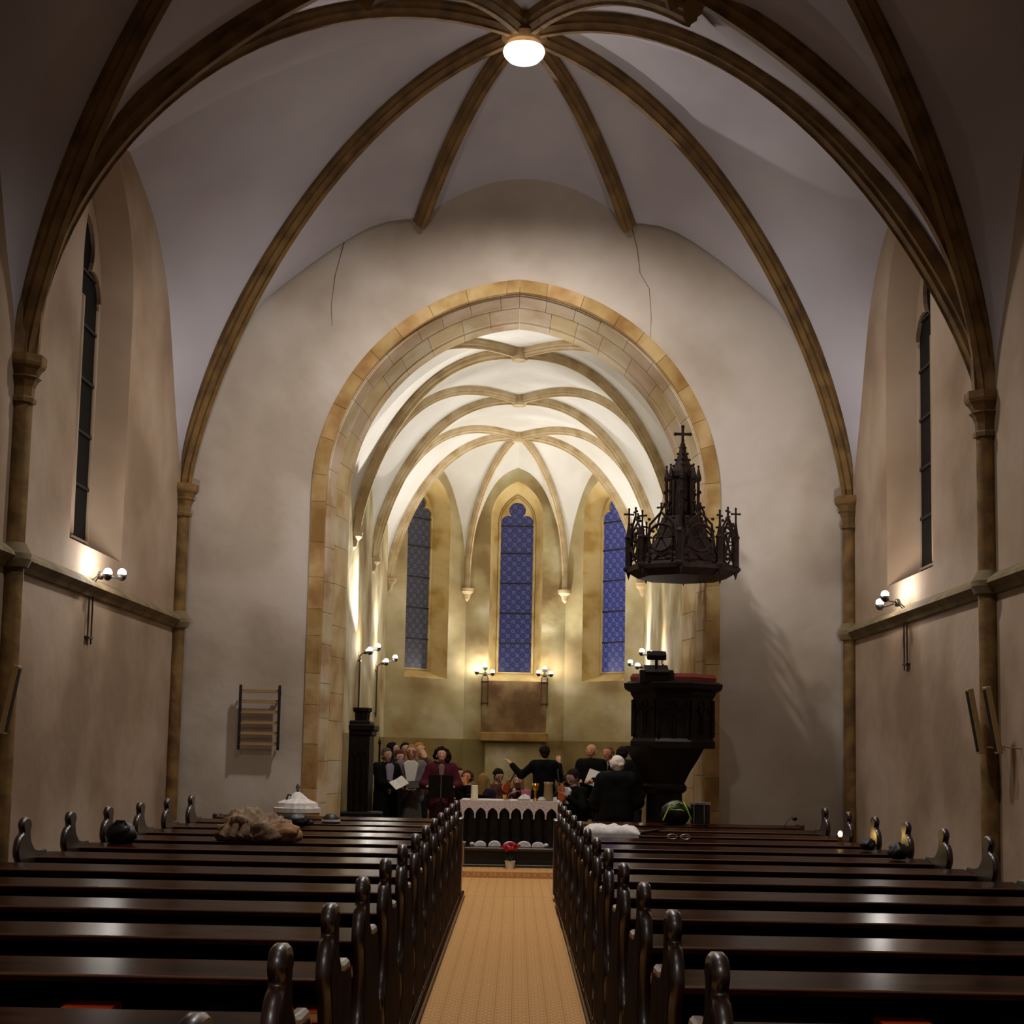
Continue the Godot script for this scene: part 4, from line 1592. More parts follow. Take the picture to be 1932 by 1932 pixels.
func blob(m: MB, c: Vector3, r: Vector3, amp: float, sd: int, n: int = 22, flat_y: float = -9.0) -> void:
	var nz := FastNoiseLite.new()
	nz.seed = sd; nz.frequency = 1.3; nz.fractal_octaves = 2
	var from := m.v.size()
	m.ball(c, r, n)
	for i in range(from, m.v.size()):
		var d := m.v[i] - c
		var q := d / r
		var p := c + d * (1.0 + amp * nz.get_noise_3dv(q * 1.2 + c * 3.0))
		p.y = maxf(p.y, flat_y)
		m.v[i] = p


func small_things() -> void:
	# puffy coat thrown over the pew tops on the left
	var t := thing("coat", "crumpled brown puffy coat lying over a pew on the left", "coat", Vector3(-2.10, .875, -12.62))
	var m := MB.new()
	blob(m, Vector3(-.12, .07, 0), Vector3(.22, .17, .17), .45, 1, 30, -.01)
	blob(m, Vector3(.04, .05, .05), Vector3(.22, .13, .16), .5, 2, 30, -.01)
	blob(m, Vector3(-.26, .03, .03), Vector3(.13, .09, .14), .5, 3, 24, -.01)
	for k in 6:          # quilted ridges
		var x := -.26 + k * .075
		m.tube([Vector3(x - .05, .02, .17), Vector3(x - .01, .10 + .05 * sin(k * 1.3), .13), Vector3(x + .03, .16 + .03 * cos(k), .03), Vector3(x + .04, .10, -.1)], .034, .028, 8)
	obj("body", m, mat(.75, Color.WHITE, noise_tex(.03, [c3(.44, .34, .25), c3(.60, .49, .37)], [.3, .7], 51, 256), 3.0), t)
	m = MB.new()
	blob(m, Vector3(.17, .06, .12), Vector3(.15, .085, .09), .45, 7, 24, -.01)
	blob(m, Vector3(.27, .04, .1), Vector3(.07, .06, .07), .4, 8, 18, -.01)
	obj("sleeve", m, mat(.85, c3(.66, .50, .35)), t)
	t = thing("bag", "black soft bag behind the brown coat on the left pews", "bag", Vector3(-2.15, .875, -14.7))
	m = MB.new()
	blob(m, Vector3(0, .05, 0), Vector3(.17, .07, .1), .4, 4, 20, 0.0)
	obj("body", m, M.black, t)
	t = thing("bag", "dark rounded bag between two outer pew ends by the left wall", "bag", Vector3(-3.05, .875, -11.72))
	m = MB.new()
	blob(m, Vector3(0, .07, 0), Vector3(.115, .095, .1), .3, 6, 20, 0.0)
	obj("body", m, M.black, t)
	m = MB.new()
	m.tube([Vector3(-.07, .1, .06), Vector3(-.03, .17, .05), Vector3(.03, .17, .05), Vector3(.07, .1, .06)], .01, -1, 6)
	obj("strap", m, M.dwood, t)
	t = thing("cap", "small black and white cap on the left pew before the font", "cap", Vector3(-1.92, .875, -15.74))
	m = MB.new()
	m.lathe([Vector2(.09, 0), Vector2(.085, .04), Vector2(.05, .075), Vector2(0, .085)], Vector3.ZERO, 14, true)
	obj("crown", m, M.black, t)
	m = MB.new()
	m.lathe([Vector2(0, 0), Vector2(.1, 0), Vector2(.1, .02), Vector2(.08, .022)], Vector3.ZERO, 14)
	obj("band", m, M.white, t)

	# white blanket over the pew on the right
	t = thing("blanket", "long white blanket folded over the right pew near the aisle", "blanket", Vector3(.93, .872, -14.6))
	m = MB.new()
	var rows := []
	var nz := FastNoiseLite.new()
	nz.seed = 9; nz.frequency = 3.0
	for j in 15:
		var r := PackedVector3Array()
		for i in 25:
			var x := lerpf(-.27, .27, i / 24.0)
			var f := PI * j / 14.0
			var w := 1.0 + .35 * nz.get_noise_2d(x * 1.4, j * .12)
			r.append(Vector3(x + .02 * nz.get_noise_2d(x * 3.0, j * .3 + 9), sin(f) * (.085 * w + .02 * nz.get_noise_1d(x * 2.5)) * (1.0 - pow(absf(x) / .275, 8.0)), cos(f) * -.16))
		rows.append(r)
	m.grid(rows)
	m.box(Vector3(0, -.04, .15), Vector3(.52, .085, .02), .008)
	m.box(Vector3(0, .012, 0), Vector3(.52, .02, .3), .006)
	obj("folded_cloth", m, M.white, t)
	t = thing("umbrella", "dark folded umbrella lying beside the white blanket on the right pew", "umbrella", Vector3(1.27, .885, -14.6))
	m = MB.new()
	m.tube([Vector3(-.05, .0, .02), Vector3(.14, .03, -.05)], .02, .008, 8)
	obj("canopy", m, M.black, t)
	m = MB.new()
	m.tube([Vector3(-.05, .0, .02), Vector3(-.09, .0, .035)], .01, -1, 6)
	obj("handle", m, M.steel, t)
	t = thing("spectacles", "pair of spectacles lying on the right pew desk", "spectacles", Vector3(1.48, .882, -13.62))
	m = MB.new()
	for s in [-1.0, 1.0]:
		var ring := []
		for k in 11:
			ring.append(Vector3(s * .06 + cos(TAU * k / 10) * .045, .022 + sin(TAU * k / 10) * .022, 0))
		m.tube(ring, .006, -1, 5)
		m.tube([Vector3(s * .1, .03, 0), Vector3(s * .09, .02, -.1)], .005, -1, 5)
	obj("frame", m, M.steel, t)

	# bag with lime straps and dark drum on the right before the pulpit
	t = thing("sports_bag", "black bag with lime green straps on the front desk below the pulpit", "bag", Vector3(1.79, .875, -16.78))
	m = MB.new()
	blob(m, Vector3(0, .12, 0), Vector3(.17, .14, .11), .15, 12, 22, 0.0)
	obj("body", m, M.black, t)
	m = MB.new()
	var lime := mat(.6, c3(.62, .75, .22))
	m.tube([Vector3(-.15, .04, .08), Vector3(-.09, .18, .11), Vector3(-.02, .2, .12)], .009, -1, 5)
	m.tube([Vector3(.16, .05, .08), Vector3(.1, .19, .1), Vector3(.08, .24, .04)], .009, -1, 5)
	m.tube([Vector3(-.08, .22, .08), Vector3(.0, .25, .08), Vector3(.06, .22, .08)], .008, -1, 5)
	obj("strap", m, lime, t)
	m = MB.new()
	m.tube([Vector3(-.08, .165, .112), Vector3(-.02, .155, .122), Vector3(.03, .16, .122), Vector3(.07, .15, .116)], .007, -1, 5)
	obj("trim", m, lime, t)
	t = thing("drum", "small dark drum with a steel rim beside the lime strapped bag", "drum", Vector3(2.06, .882, -16.78))
	m = MB.new()
	m.lathe([Vector2(0, 0), Vector2(.105, 0), Vector2(.105, .21), Vector2(0, .21)], Vector3.ZERO, 20)
	obj("shell", m, M.black, t)
	m = MB.new()
	m.lathe([Vector2(.1, .21), Vector2(.118, .21), Vector2(.12, .235), Vector2(.1, .235)], Vector3.ZERO, 20)
	obj("rim", m, M.steel, t)
	for k in 6:
		m = MB.new()
		var a := TAU * (k + .25) / 6
		m.tube([Vector3(cos(a) * .112, .01, sin(a) * .112), Vector3(cos(a) * .112, .22, sin(a) * .112)], .005, -1, 5)
		obj("tension_rod", m, M.steel, t)
	t = thing("candle_lamp", "tiny glowing candle lamp at the outer end of the right pews", "lamp", Vector3(2.94, .882, -13.65))
	m = MB.new()
	m.lathe([Vector2(0, 0), Vector2(.02, 0), Vector2(.022, .05), Vector2(.0, .05)], Vector3.ZERO, 10)
	obj("holder", m, M.gold, t)
	m = MB.new()
	m.ball(Vector3(0, .075, 0), Vector3(.022, .03, .022), 10)
	var fl := StandardMaterial3D.new()
	fl.emission_enabled = true; fl.emission = c3(1, .85, .5); fl.emission_energy_multiplier = 5.0
	obj("flame", m, fl, t)
	omni(t, Vector3(0, .075, 0), .03, c3(1, .8, .45), .02)
	for q in [[Vector3(2.95, .88, -12.62), .07, "dark bundle on the right pew end next to the candle lamp"], [Vector3(2.94, .88, -11.58), .09, "dark square bag between two outer pew ends by the right wall"]]:
		t = thing("bag", q[2], "bag", q[0])
		m = MB.new()
		blob(m, Vector3(0, q[1] * .6, 0), Vector3(q[1] * .9, q[1] * .75, .1), .35, 20 + int(q[1] * 100), 20, 0.0)
		obj("body", m, M.black, t)
		m = MB.new()
		m.tube([Vector3(-.03, q[1], .03), Vector3(0, q[1] * 1.4, .03), Vector3(.03, q[1], .03)], .007, -1, 5)
		obj("handle", m, M.dwood, t)
	t = thing("dried_flower", "thin stalk with a small dark flower head standing before the right wall", "flower", Vector3(3.08, .875, -16.78))
	m = MB.new()
	m.tube([Vector3(-.09, 0, 0), Vector3(-.05, .06, 0), Vector3(.0, .1, 0), Vector3(.03, .08, 0)], .005, -1, 5)
	obj("stalk", m, M.leaf, t)
	m = MB.new()
	m.ball(Vector3(.03, .08, 0), Vector3(.03, .022, .02), 8)
	obj("flower_head", m, M.dwood, t)

	# hymn books in the pew shelves
	var bk := [[Vector3(-1.46, .70, -5.31), "third font side pew from the camera, far from the aisle"], [Vector3(-.70, .70, -5.31), "aisle end of the third font side pew from the camera"], [Vector3(-.70, .70, -6.35), "aisle end of the fourth font side pew from the camera"], [Vector3(.64, .70, -6.35), "aisle end of the fourth pulpit side pew from the camera"], [Vector3(1.36, .70, -5.31), "pew shelf at the lower right, third row from the camera"]]
	for k in 5:
		var b := thing("hymn_book", "red hymn book on the " + bk[k][1], "book", bk[k][0], 0.0, "red hymn books in the pew shelves")
		m = MB.new()
		m.box(Vector3(0, .02, .005), Vector3(.165, .03, .12), .004)
		obj("pages", m, M.pages, b)
		m = MB.new()
		m.box(Vector3(0, .036, 0), Vector3(.175, .006, .135), .002)
		m.box(Vector3(0, .004, 0), Vector3(.175, .006, .135), .002)
		m.box(Vector3(0, .02, -.065), Vector3(.175, .036, .006), .002)
		obj("cover", m, M.book, b)


# ------------------------------------------------------------------ people
func ik(a: Vector3, target: Vector3, l1: float, l2: float, pole: Vector3) -> Array:
	var d := target - a
	var L := clampf(d.length(), 0.05, (l1 + l2) * 0.995)
	var dir := d.normalized()
	var x := (l1 * l1 - l2 * l2 + L * L) / (2.0 * L)
	var h := sqrt(maxf(l1 * l1 - x * x, 0.0))
	var p := (pole - dir * pole.dot(dir)).normalized()
	return [a + dir * x + p * h, a + dir * L]


# o: sit, lean, head (yaw, pitch), top, bottom, skin, hair colour, style, hands [right, left], coat, hem, extras
func person(label: String, at: Vector3, H: float, yaw: float, o: Dictionary) -> Node3D:
	var t := thing("person", label, "person", at, yaw)
	var s := H / 1.7
	var sit: bool = o.get("sit", false)
	var drop := 0.42 * s if sit else 0.0
	var lean: float = o.get("lean", 0.0)
	var pel := Vector3(0, .93 * s - drop, 0)
	var B := Basis(Vector3.RIGHT, lean) * Basis(Vector3.UP, o.get("twist", 0.0))
	var U := func(x: float, y: float, z: float) -> Vector3: return pel + B * (Vector3(x, y - .93, z) * s)
	var skin: Color = o.get("skin", c3(.58, .34, .24))
	var top: Color = o.get("top", c3(.01, .01, .012))
	var bot: Color = o.get("bottom", c3(.012, .012, .014))
	var cols := [skin, top, bot, o.get("shoe", c3(.01, .01, .01)), skin.lerp(c3(.03, .02, .015), .75), skin.lerp(c3(.35, .09, .08), .6), o.get("hairc", c3(.03, .018, .012))]
	var V := PackedVector3Array()
	var N := PackedVector3Array()
	var C := PackedColorArray()
	var I := PackedInt32Array()
	var sh := [U.call(-.17, 1.38, -.01), U.call(.17, 1.38, -.01)]
	var defh := [U.call(-.24, .85, .1), U.call(.24, .85, .1)]
	var hands: Array = o.get("hands", [null, null])
	var el := []
	var wr := []
	for k in 2:
		var tg: Vector3 = defh[k] if hands[k] == null else hands[k]
		var sgn := -1.0 if k == 0 else 1.0
		var r := ik(sh[k], tg, .29 * s, .27 * s, Vector3(sgn * .7, -1.0, -.5) if hands[k] == null or not o.get("wide", false) else Vector3(sgn * .2, -1.0, -.2))
		el.append(r[0]); wr.append(r[1])
	var hipx := .09 * s
	var kn := []
	var an := []
	for sg in [-1.0, 1.0]:
		if sit:
			kn.append(Vector3(sg * .13 * s, .50 * s, .42 * s)); an.append(Vector3(sg * .12 * s, .09, .42 * s))
		else:
			kn.append(Vector3(sg * .10 * s, .50 * s, .03 * s)); an.append(Vector3(sg * .11 * s, .09, -.01))
	var lo := Vector3(-.3, -.02, -.32) * 1.0
	var hi := Vector3(.3, 1.5 * s - drop, .5 if sit else .35)
	for p in el + wr:
		lo = lo.min(p - Vector3.ONE * .1); hi = hi.max(p + Vector3.ONE * .1)
	var neck: Vector3 = U.call(0, 1.44, -.01)
	hi.y = maxf(hi.y, neck.y + .12)
	lo.z = minf(lo.z, neck.z - .15); hi.z = maxf(hi.z, neck.z + .2)
	var f := Field.new(lo, hi, .024)
	var bone := func(fl: Field, g: float) -> void:
		for sg in [-1.0, 1.0]:
			fl.cap(pel + Vector3(sg * .06 * s, 0, 0), U.call(sg * .06, 1.15, .0), .115 * s + g, .105 * s + g, 1)
			fl.cap(U.call(sg * .06, 1.15, .0), U.call(sg * .085, 1.32, -.005), .105 * s + g, .10 * s + g, 1)
		for k in 2:
			fl.cap(U.call(0, 1.37, -.01), sh[k], .085 * s + g, .062 * s + g, 1)
			fl.cap(sh[k], el[k], .056 * s + g, .046 * s + g, 1)
			fl.cap(el[k], (el[k] as Vector3).lerp(wr[k], .92), .045 * s + g, .034 * s + g, 1)
	bone.call(f, 0.008)
	f.cap(U.call(0, 1.40, -.01), U.call(0, 1.50, .005), .055 * s, .048 * s, 0)
	for k in 2:
		var sg := -1.0 if k == 0 else 1.0
		var hip := pel + Vector3(sg * hipx, -.02 * s, 0)
		f.cap(hip, kn[k], .088 * s, .062 * s, 2)
		f.cap(kn[k], an[k], .060 * s, .042 * s, 2)
		f.cap(an[k], an[k] + Vector3(0, -.04, .14 * s), .045, .036, 3)
		f.cap((el[k] as Vector3).lerp(wr[k], .9), wr[k], .030 * s, .026 * s, 0)
	f.emit(V, N, C, I, cols)

	# head
	var hb := Basis(Vector3.UP, o.get("turn", 0.0)) * Basis(Vector3.RIGHT, o.get("nod", 0.0))
	hb = B * hb if sit or lean == 0.0 else hb
	var hc: Vector3 = U.call(0, 1.585, .015)
	var P := func(x: float, y: float, z: float) -> Vector3: return hc + hb * (Vector3(x, y, z) * s)
	f = Field.new(hc - Vector3.ONE * .17 * s, hc + Vector3.ONE * .17 * s, .0105)
	f.cap(P.call(0, .03, -.015), P.call(0, .025, .015), .083 * s, .078 * s, 0, .03)
	f.cap(P.call(0, -.02, .03), P.call(0, -.075, .05), .062 * s, .036 * s, 0, .03)
	f.cap(P.call(0, -.06, -.01), P.call(0, -.14, -.02), .05 * s, .05 * s, 0, .02)
	f.cap(P.call(0, .015, .092), P.call(0, -.022, .108), .009 * s, .014 * s, 0, .012)
	for sg in [-1.0, 1.0]:
		f.cap(P.call(sg * .082, .01, -.01), P.call(sg * .080, -.03, -.005), .016 * s, .012 * s, 0, .01)
		f.cap(P.call(sg * .024, .018, .083), P.call(sg * .04, .018, .076), .008 * s, .008 * s, 4, .004)
		f.cap(P.call(sg * .018, .04, .086), P.call(sg * .046, .042, .076), .007 * s, .006 * s, 6, .004)
	var mo: float = o.get("mouth", 0.012)
	f.cap(P.call(-.02, -.055, .083), P.call(.02, -.055, .083), .008 * s + mo * .4, .008 * s + mo * .4, 5, .004)
	f.emit(V, N, C, I, cols)

	# hands: palm and five fingers
	for k in 2:
		var sg := -1.0 if k == 0 else 1.0
		var fw: Vector3 = ((wr[k] as Vector3) - el[k]).normalized()
		var side := fw.cross(Vector3.UP if absf(fw.y) < .8 else Vector3.BACK).normalized() * sg
		var dn := side.cross(fw).normalized()
		if dn.y > 0.0: dn = -dn
		var w: Vector3 = wr[k]
		var pc := w + fw * .05 * s
		f = Field.new(pc - Vector3.ONE * .15 * s, pc + Vector3.ONE * .15 * s, .0095)
		for j in 3:
			f.cap(w + side * (j - 1) * .012 * s, w + fw * .085 * s + side * (j - 1) * .026 * s, .018 * s, .016 * s, 0, .02)
		for j in 4:
			var base := w + fw * .09 * s + side * (j - 1.5) * .02 * s
			var ln: float = [.07, .082, .078, .06][j] * s
			var d1 := (fw + dn * .25 + side * (j - 1.5) * .08).normalized()
			var d2 := (fw + dn * (.9 if o.get("grip", false) else .45)).normalized()
			f.cap(base, base + d1 * ln * .5, .0105 * s, .0098 * s, 0, .006)
			f.cap(base + d1 * ln * .5, base + d1 * ln * .5 + d2 * ln * .55, .0098 * s, .0085 * s, 0, .006)
		var tb := w + fw * .03 * s - side * .025 * s
		var td := (fw - side * .8 + dn * .3).normalized()
		f.cap(tb, tb + td * .04 * s, .014 * s, .012 * s, 0, .012)
		f.cap(tb + td * .04 * s, tb + td * .04 * s + (td + fw * .6).normalized() * .03 * s, .011 * s, .009 * s, 0, .008)
		f.emit(V, N, C, I, cols)
	obj("body", arrays_mesh(V, N, C, I), M.skinmat, t)

	# hair
	var style: String = o.get("style", "short")
	if style != "bald":
		var hcol: Color = o.get("hairc", c3(.03, .018, .012))
		f = Field.new(hc - Vector3(.3, .55, .3) * s, hc + Vector3(.3, .25, .3) * s, .014 if style != "curly" else .017)
		f.cap(P.call(0, .045, -.03), P.call(0, .055, -.012), .09 * s, .082 * s, 0, .02)
		f.cap(P.call(0, .0, -.04), P.call(0, -.035, -.048), .078 * s, .062 * s, 0, .02)
		if style == "short" or style == "bun":
			var r := RandomNumberGenerator.new()
			r.seed = int(at.x * 100.0) + 900
			for k in 44:
				var d := Vector3(r.randf_range(-1, 1), r.randf_range(-.5, 1), r.randf_range(-1, .8)).normalized()
				if d.z > .2 and d.y < .75: continue
				var p: Vector3 = P.call(d.x * .084, .035 + d.y * .082, -.025 + d.z * .088)
				f.cap(p, p + Vector3.ONE * .004, .019 * s, .015 * s, 0, .012)
			for sg in [-1.0, 1.0]:
				f.cap(P.call(sg * .078, .04, .015), P.call(sg * .08, -.005, .008), .018 * s, .012 * s, 0, .012)
		if style == "long":
			for sg in [-1.0, 1.0]:
				f.cap(P.call(sg * .075, .03, .0), P.call(sg * .085, -.12, .01), .03 * s, .03 * s, 0, .03)
				f.cap(P.call(sg * .085, -.12, .01), P.call(sg * .09, -.26, .04), .03 * s, .02 * s, 0, .03)
			f.cap(P.call(0, -.02, -.06), P.call(0, -.22, -.07), .08 * s, .07 * s, 0, .03)
		elif style == "curly":
			var r := RandomNumberGenerator.new()
			r.seed = 11
			for k in 110:
				var d := Vector3(r.randf_range(-1, 1), r.randf_range(-1, 1), r.randf_range(-1, 1)).normalized()
				if d.z > .45 and d.y > -.75 and absf(d.x) < .75: continue
				var p: Vector3 = P.call(d.x * .125, -.035 + d.y * .165, -.03 + d.z * .11)
				f.cap(p, p + Vector3.ONE * .004, .036 * s, .03 * s, 0, .02)
		elif style == "bun":
			f.cap(P.call(0, .06, -.11), P.call(0, .05, -.12), .04 * s, .04 * s, 0, .01)
		elif style == "fluffy":
			var r := RandomNumberGenerator.new()
			r.seed = 3
			for k in 70:
				var d := Vector3(r.randf_range(-1, 1), r.randf_range(-.6, 1), r.randf_range(-1, 1)).normalized()
				if d.z > .5 and d.y < .6: continue
				var p: Vector3 = P.call(d.x * .085, .02 + d.y * .085, -.02 + d.z * .09)
				f.cap(p, p + Vector3.ONE * .004, .024 * s, .02 * s, 0, .015)
		V = PackedVector3Array(); N = PackedVector3Array(); C = PackedColorArray(); I = PackedInt32Array()
		f.emit(V, N, C, I, [hcol])
		obj("hair", arrays_mesh(V, N, C, I), M.skinmat, t)

	# outer garment
	if o.has("coat"):
		V = PackedVector3Array(); N = PackedVector3Array(); C = PackedColorArray(); I = PackedInt32Array()
		f = Field.new(lo - Vector3.ONE * .06, hi + Vector3.ONE * .06, .026)
		bone.call(f, o.get("bulk", 0.028))
		var hem: float = o.get("hem", .75) * s
		if not sit:
			for sg in [-1.0, 1.0]:
				f.cap(pel + Vector3(sg * .07 * s, 0, 0), Vector3(sg * .08 * s, hem, 0), .14 * s, .15 * s + o.get("flare", 0.0), 1)
		if o.get("hood", false):
			f.cap(U.call(-.08, 1.42, -.08), U.call(.08, 1.42, -.08), .085 * s, .085 * s, 1)
			f.cap(U.call(-.10, 1.45, .0), U.call(.10, 1.45, .0), .06 * s, .06 * s, 1)
		f.emit(V, N, C, I, [skin, o.coat])
		obj(o.get("coatname", "coat"), arrays_mesh(V, N, C, I), M.skinmat, t)
	if o.has("skirt"):
		var m := MB.new()
		var hm: float = o.get("skirthem", .12)
		var prof := [Vector2(.135 * s, .98 * s), Vector2(.17 * s, .85 * s), Vector2(.2 * s, .5 * s), Vector2(.24 * s, hm), Vector2(.22 * s, hm), Vector2(.0, .5 * s)]
		m.lathe(prof, Vector3.ZERO, 22, true)
		var g := mat(.85, (o.skirt as Color).linear_to_srgb())
		obj("skirt", m, g, t)
	if o.has("front"):       # shirt front or scarf showing in the opening of the coat
		var m := MB.new()
		var w: float = o.get("frontw", .05)
		var zz: float = .115 + o.get("bulk", .028)
		m.extrude(PackedVector2Array([Vector2(-w, .0), Vector2(-w * .35, -o.get("frontl", .25)), Vector2(w * .35, -o.get("frontl", .25)), Vector2(w, 0), Vector2(w * .5, .05), Vector2(-w * .5, .05)]), Transform3D(B, U.call(0, 1.40, zz - .03)), .05, .012)
		obj(o.get("frontname", "shirt_front"), m, mat(.85, (o.front as Color).linear_to_srgb()), t)
	if o.get("glasses", false):
		var m := MB.new()
		for sg in [-1.0, 1.0]:
			var ring := []
			for k in 11:
				ring.append(P.call(sg * .036 + cos(TAU * k / 10) * .026, .015 + sin(TAU * k / 10) * .02, .105 - .012 * absf(cos(TAU * k / 10))))
			m.tube(ring, .004, -1, 5)
			m.tube([P.call(sg * .062, .018, .095), P.call(sg * .085, .012, .0)], .004, -1, 5)
		obj("glasses", m, M.lead, t)
	return t


func sheet(label: String, called: String, at: Vector3, b: Basis, w: float, h: float, m: Material) -> void:
	var q := MB.new()
	for s in [-1.0, 1.0]:
		q.box(b * Vector3(s * w * .25, 0, absf(s) * .0), Vector3(w * .5, h, .006), .002, b * Basis(Vector3.UP, s * -.12))
	var o := obj(called, q, m)
	o.position = at
	tag(o, label, "book" if called == "music_folder" else "paper")


func chair(at: Vector3, yaw: float, label: String) -> void:
	var t := thing("chair", label, "chair", at, yaw, "musicians' chairs behind the altar")
	var m := MB.new()
	m.box(Vector3(0, .44, 0), Vector3(.42, .04, .42), .012)
	obj("seat", m, M.dwood, t)
	m = MB.new()
	m.box(Vector3(0, .72, -.21), Vector3(.40, .30, .025), .01)
	obj("backrest", m, M.dwood, t)
	for x in [-1.0, 1.0]:
		for z in [-1.0, 1.0]:
			m = MB.new()
			m.box(Vector3(x * .18, .21, z * .18), Vector3(.035, .42, .035), .006)
			obj("leg", m, M.dwood, t)


func violin(label: String, at: Vector3, b: Basis) -> void:
	var t := thing("violin", label, "violin", at)
	t.basis = b
	var m := MB.new()
	var pts := PackedVector2Array()
	for k in 28:
		var a := TAU * k / 28
		var r := .085 + .022 * cos(2 * a) * 0.0
		var y := cos(a) * .17
		var w := (.1 if y < 0 else .082) * sin(a) * (1.0 - .35 * exp(-pow(y * 14.0, 2.0)))
		pts.append(Vector2(w, y))
	m.extrude(pts, Transform3D(), .04, .008, true)
	obj("body", m, mat(.3, c3(.62, .27, .10)), t)
	m = MB.new()
	m.box(Vector3(0, .27, .045), Vector3(.024, .26, .02), .005)
	m.ball(Vector3(0, .41, .04), Vector3(.02, .03, .02), 8)
	obj("neck", m, M.dwood, t)
	m = MB.new()
	m.tube([Vector3(-.12, .02, .07), Vector3(.30, .16, .08)], .005, -1, 5)
	obj("bow", m, M.board, t)


func people() -> void:
	var black := c3(.006, .006, .007)
	var fl := CF
	# singers on the left
	person("person in a dark coat with a lavender scarf holding a white music sheet", Vector3(-2.03, fl, -23.5), 1.56, .55, {"top": black, "coat": black, "coatname": "coat", "hem": .55, "front": c3(.30, .26, .34), "frontname": "scarf", "frontl": .42, "frontw": .07, "skin": c3(.50, .27, .19), "hairc": c3(.10, .07, .05), "hands": [Vector3(.02, 1.0, .3), Vector3(.18, 1.03, .28)], "grip": true, "nod": .1, "turn": .1})
	sheet("white music sheet held by the person with the lavender scarf", "music_sheet", Vector3(-1.80, 1.125, -23.2), Basis(Vector3.UP, .5) * Basis(Vector3(0, 0, 1), .45) * Basis(Vector3.RIGHT, -.9), .24, .2, M.paper)
	person("person with long black hair seen in profile at the back left of the choir", Vector3(-2.09, fl, -25.3), 1.66, 1.3, {"style": "long", "hairc": c3(.012, .010, .010), "skin": c3(.46, .32, .27)})
	person("person with reddish brown hair looking down between the scarf and cardigan singers", Vector3(-1.92, fl, -24.6), 1.53, .5, {"hairc": c3(.09, .035, .02), "skin": c3(.60, .35, .29), "nod": .3, "top": black, "hands": [Vector3(-.05, 1.0, .3), Vector3(.12, 1.0, .3)]})
	person("person with blonde hair, glasses, white top and grey cardigan", Vector3(-1.66, fl, -23.8), 1.62, .05, {"style": "long", "hairc": c3(.30, .17, .07), "skin": c3(.60, .33, .22), "top": c3(.17, .15, .15), "bottom": c3(.05, .045, .035), "skirt": c3(.05, .042, .034), "skirthem": .35, "coat": c3(.16, .145, .15), "coatname": "cardigan", "bulk": .022, "hem": .86, "front": c3(.78, .72, .66), "frontname": "white_top", "frontl": .42, "frontw": .12, "glasses": true, "mouth": .02, "hands": [Vector3(-.1, 1.0, .27), Vector3(.12, 1.0, .27)], "grip": true})
	sheet("dark music folder held open by the person in the grey cardigan", "music_folder", Vector3(-1.66, 1.10, -23.48), Basis(Vector3.RIGHT, -1.0), .38, .2, M.black)
	person("person with loose reddish blonde hair right behind the cardigan singer", Vector3(-1.60, fl, -24.75), 1.66, .3, {"style": "fluffy", "hairc": c3(.40, .18, .05), "skin": c3(.64, .40, .26), "top": c3(.10, .05, .04), "hands": [null, Vector3(.08, 1.42, .16)]})
	person("person with short black hair half hidden behind the blonde singer", Vector3(-1.90, fl, -25.7), 1.66, .3, {"hairc": c3(.012, .01, .01), "skin": c3(.5, .3, .22)})
	person("person with big dark curly hair in a maroon patterned jacket and red skirt", Vector3(-1.13, fl, -22.85), 1.58, .05, {"style": "curly", "hairc": c3(.022, .010, .007), "skin": c3(.66, .38, .28), "top": c3(.09, .012, .02), "bottom": c3(.1, .02, .02), "skirt": c3(.07, .008, .008), "skirthem": .04, "coat": c3(.085, .012, .022), "coatname": "jacket", "hem": .8, "front": c3(.24, .16, .16), "frontl": .3, "frontw": .05, "mouth": .03, "hands": [Vector3(-.19, 1.02, .28), Vector3(.17, 1.02, .28)], "grip": true})
	var st := thing("music_stand", "dark music stand in front of the singer with big curly hair", "stand", Vector3(-1.11, fl, -22.42))
	var m := MB.new()
	for s in [-1.0, 1.0]:
		m.box(Vector3(s * .095, 1.02, 0), Vector3(.185, .34, .012), .004, Basis(Vector3.UP, s * -.15))
	obj("desk", m, M.dwood, st)
	m = MB.new()
	m.tube([Vector3(0, .3, -.02), Vector3(0, .86, -.02)], .014, -1, 6)
	obj("post", m, M.black, st)
	for k in 3:
		m = MB.new()
		m.tube([Vector3(0, .32, -.02), Vector3(sin(TAU * k / 3) * .26, .01, cos(TAU * k / 3) * .26)], .009, -1, 5)
		obj("leg", m, M.black, st)
	m = MB.new()
	m.box(Vector3(0, 1.02, .012), Vector3(.006, .34, .01))
	obj("spine", m, M.board, st)

	# players behind the altar
	person("seated person in a black suit with a white collar left of the altar candle", Vector3(-.98, fl, -25.7), 1.66, .6, {"sit": true, "top": black, "hairc": c3(.02, .015, .012), "front": c3(.7, .68, .66), "frontl": .2, "frontw": .05, "bulk": .0, "skin": c3(.5, .29, .2), "hands": [Vector3(-.1, .75, .3), Vector3(.15, .8, .3)]})
	person("seated person with brown hair and reddish face just left of the altar candle", Vector3(-.80, fl, -25.0), 1.62, -.3, {"sit": true, "top": black, "hairc": c3(.07, .03, .012), "style": "fluffy", "skin": c3(.66, .30, .14), "hands": [Vector3(-.15, .75, .3), Vector3(.05, .98, .2)]})
	person("seated person with golden blonde hair behind the middle left of the altar", Vector3(-.51, fl, -24.05), 1.58, 2.6, {"sit": true, "style": "long", "top": c3(.02, .018, .03), "hairc": c3(.30, .18, .06)})
	person("seated violin player with black hair seen from behind the altar", Vector3(-.30, fl, -25.3), 1.66, .5, {"sit": true, "top": c3(.10, .04, .03), "hairc": c3(.012, .012, .010), "nod": .5, "skin": c3(.5, .28, .2), "hands": [Vector3(.1, .85, .3), Vector3(.24, .95, .28)]})
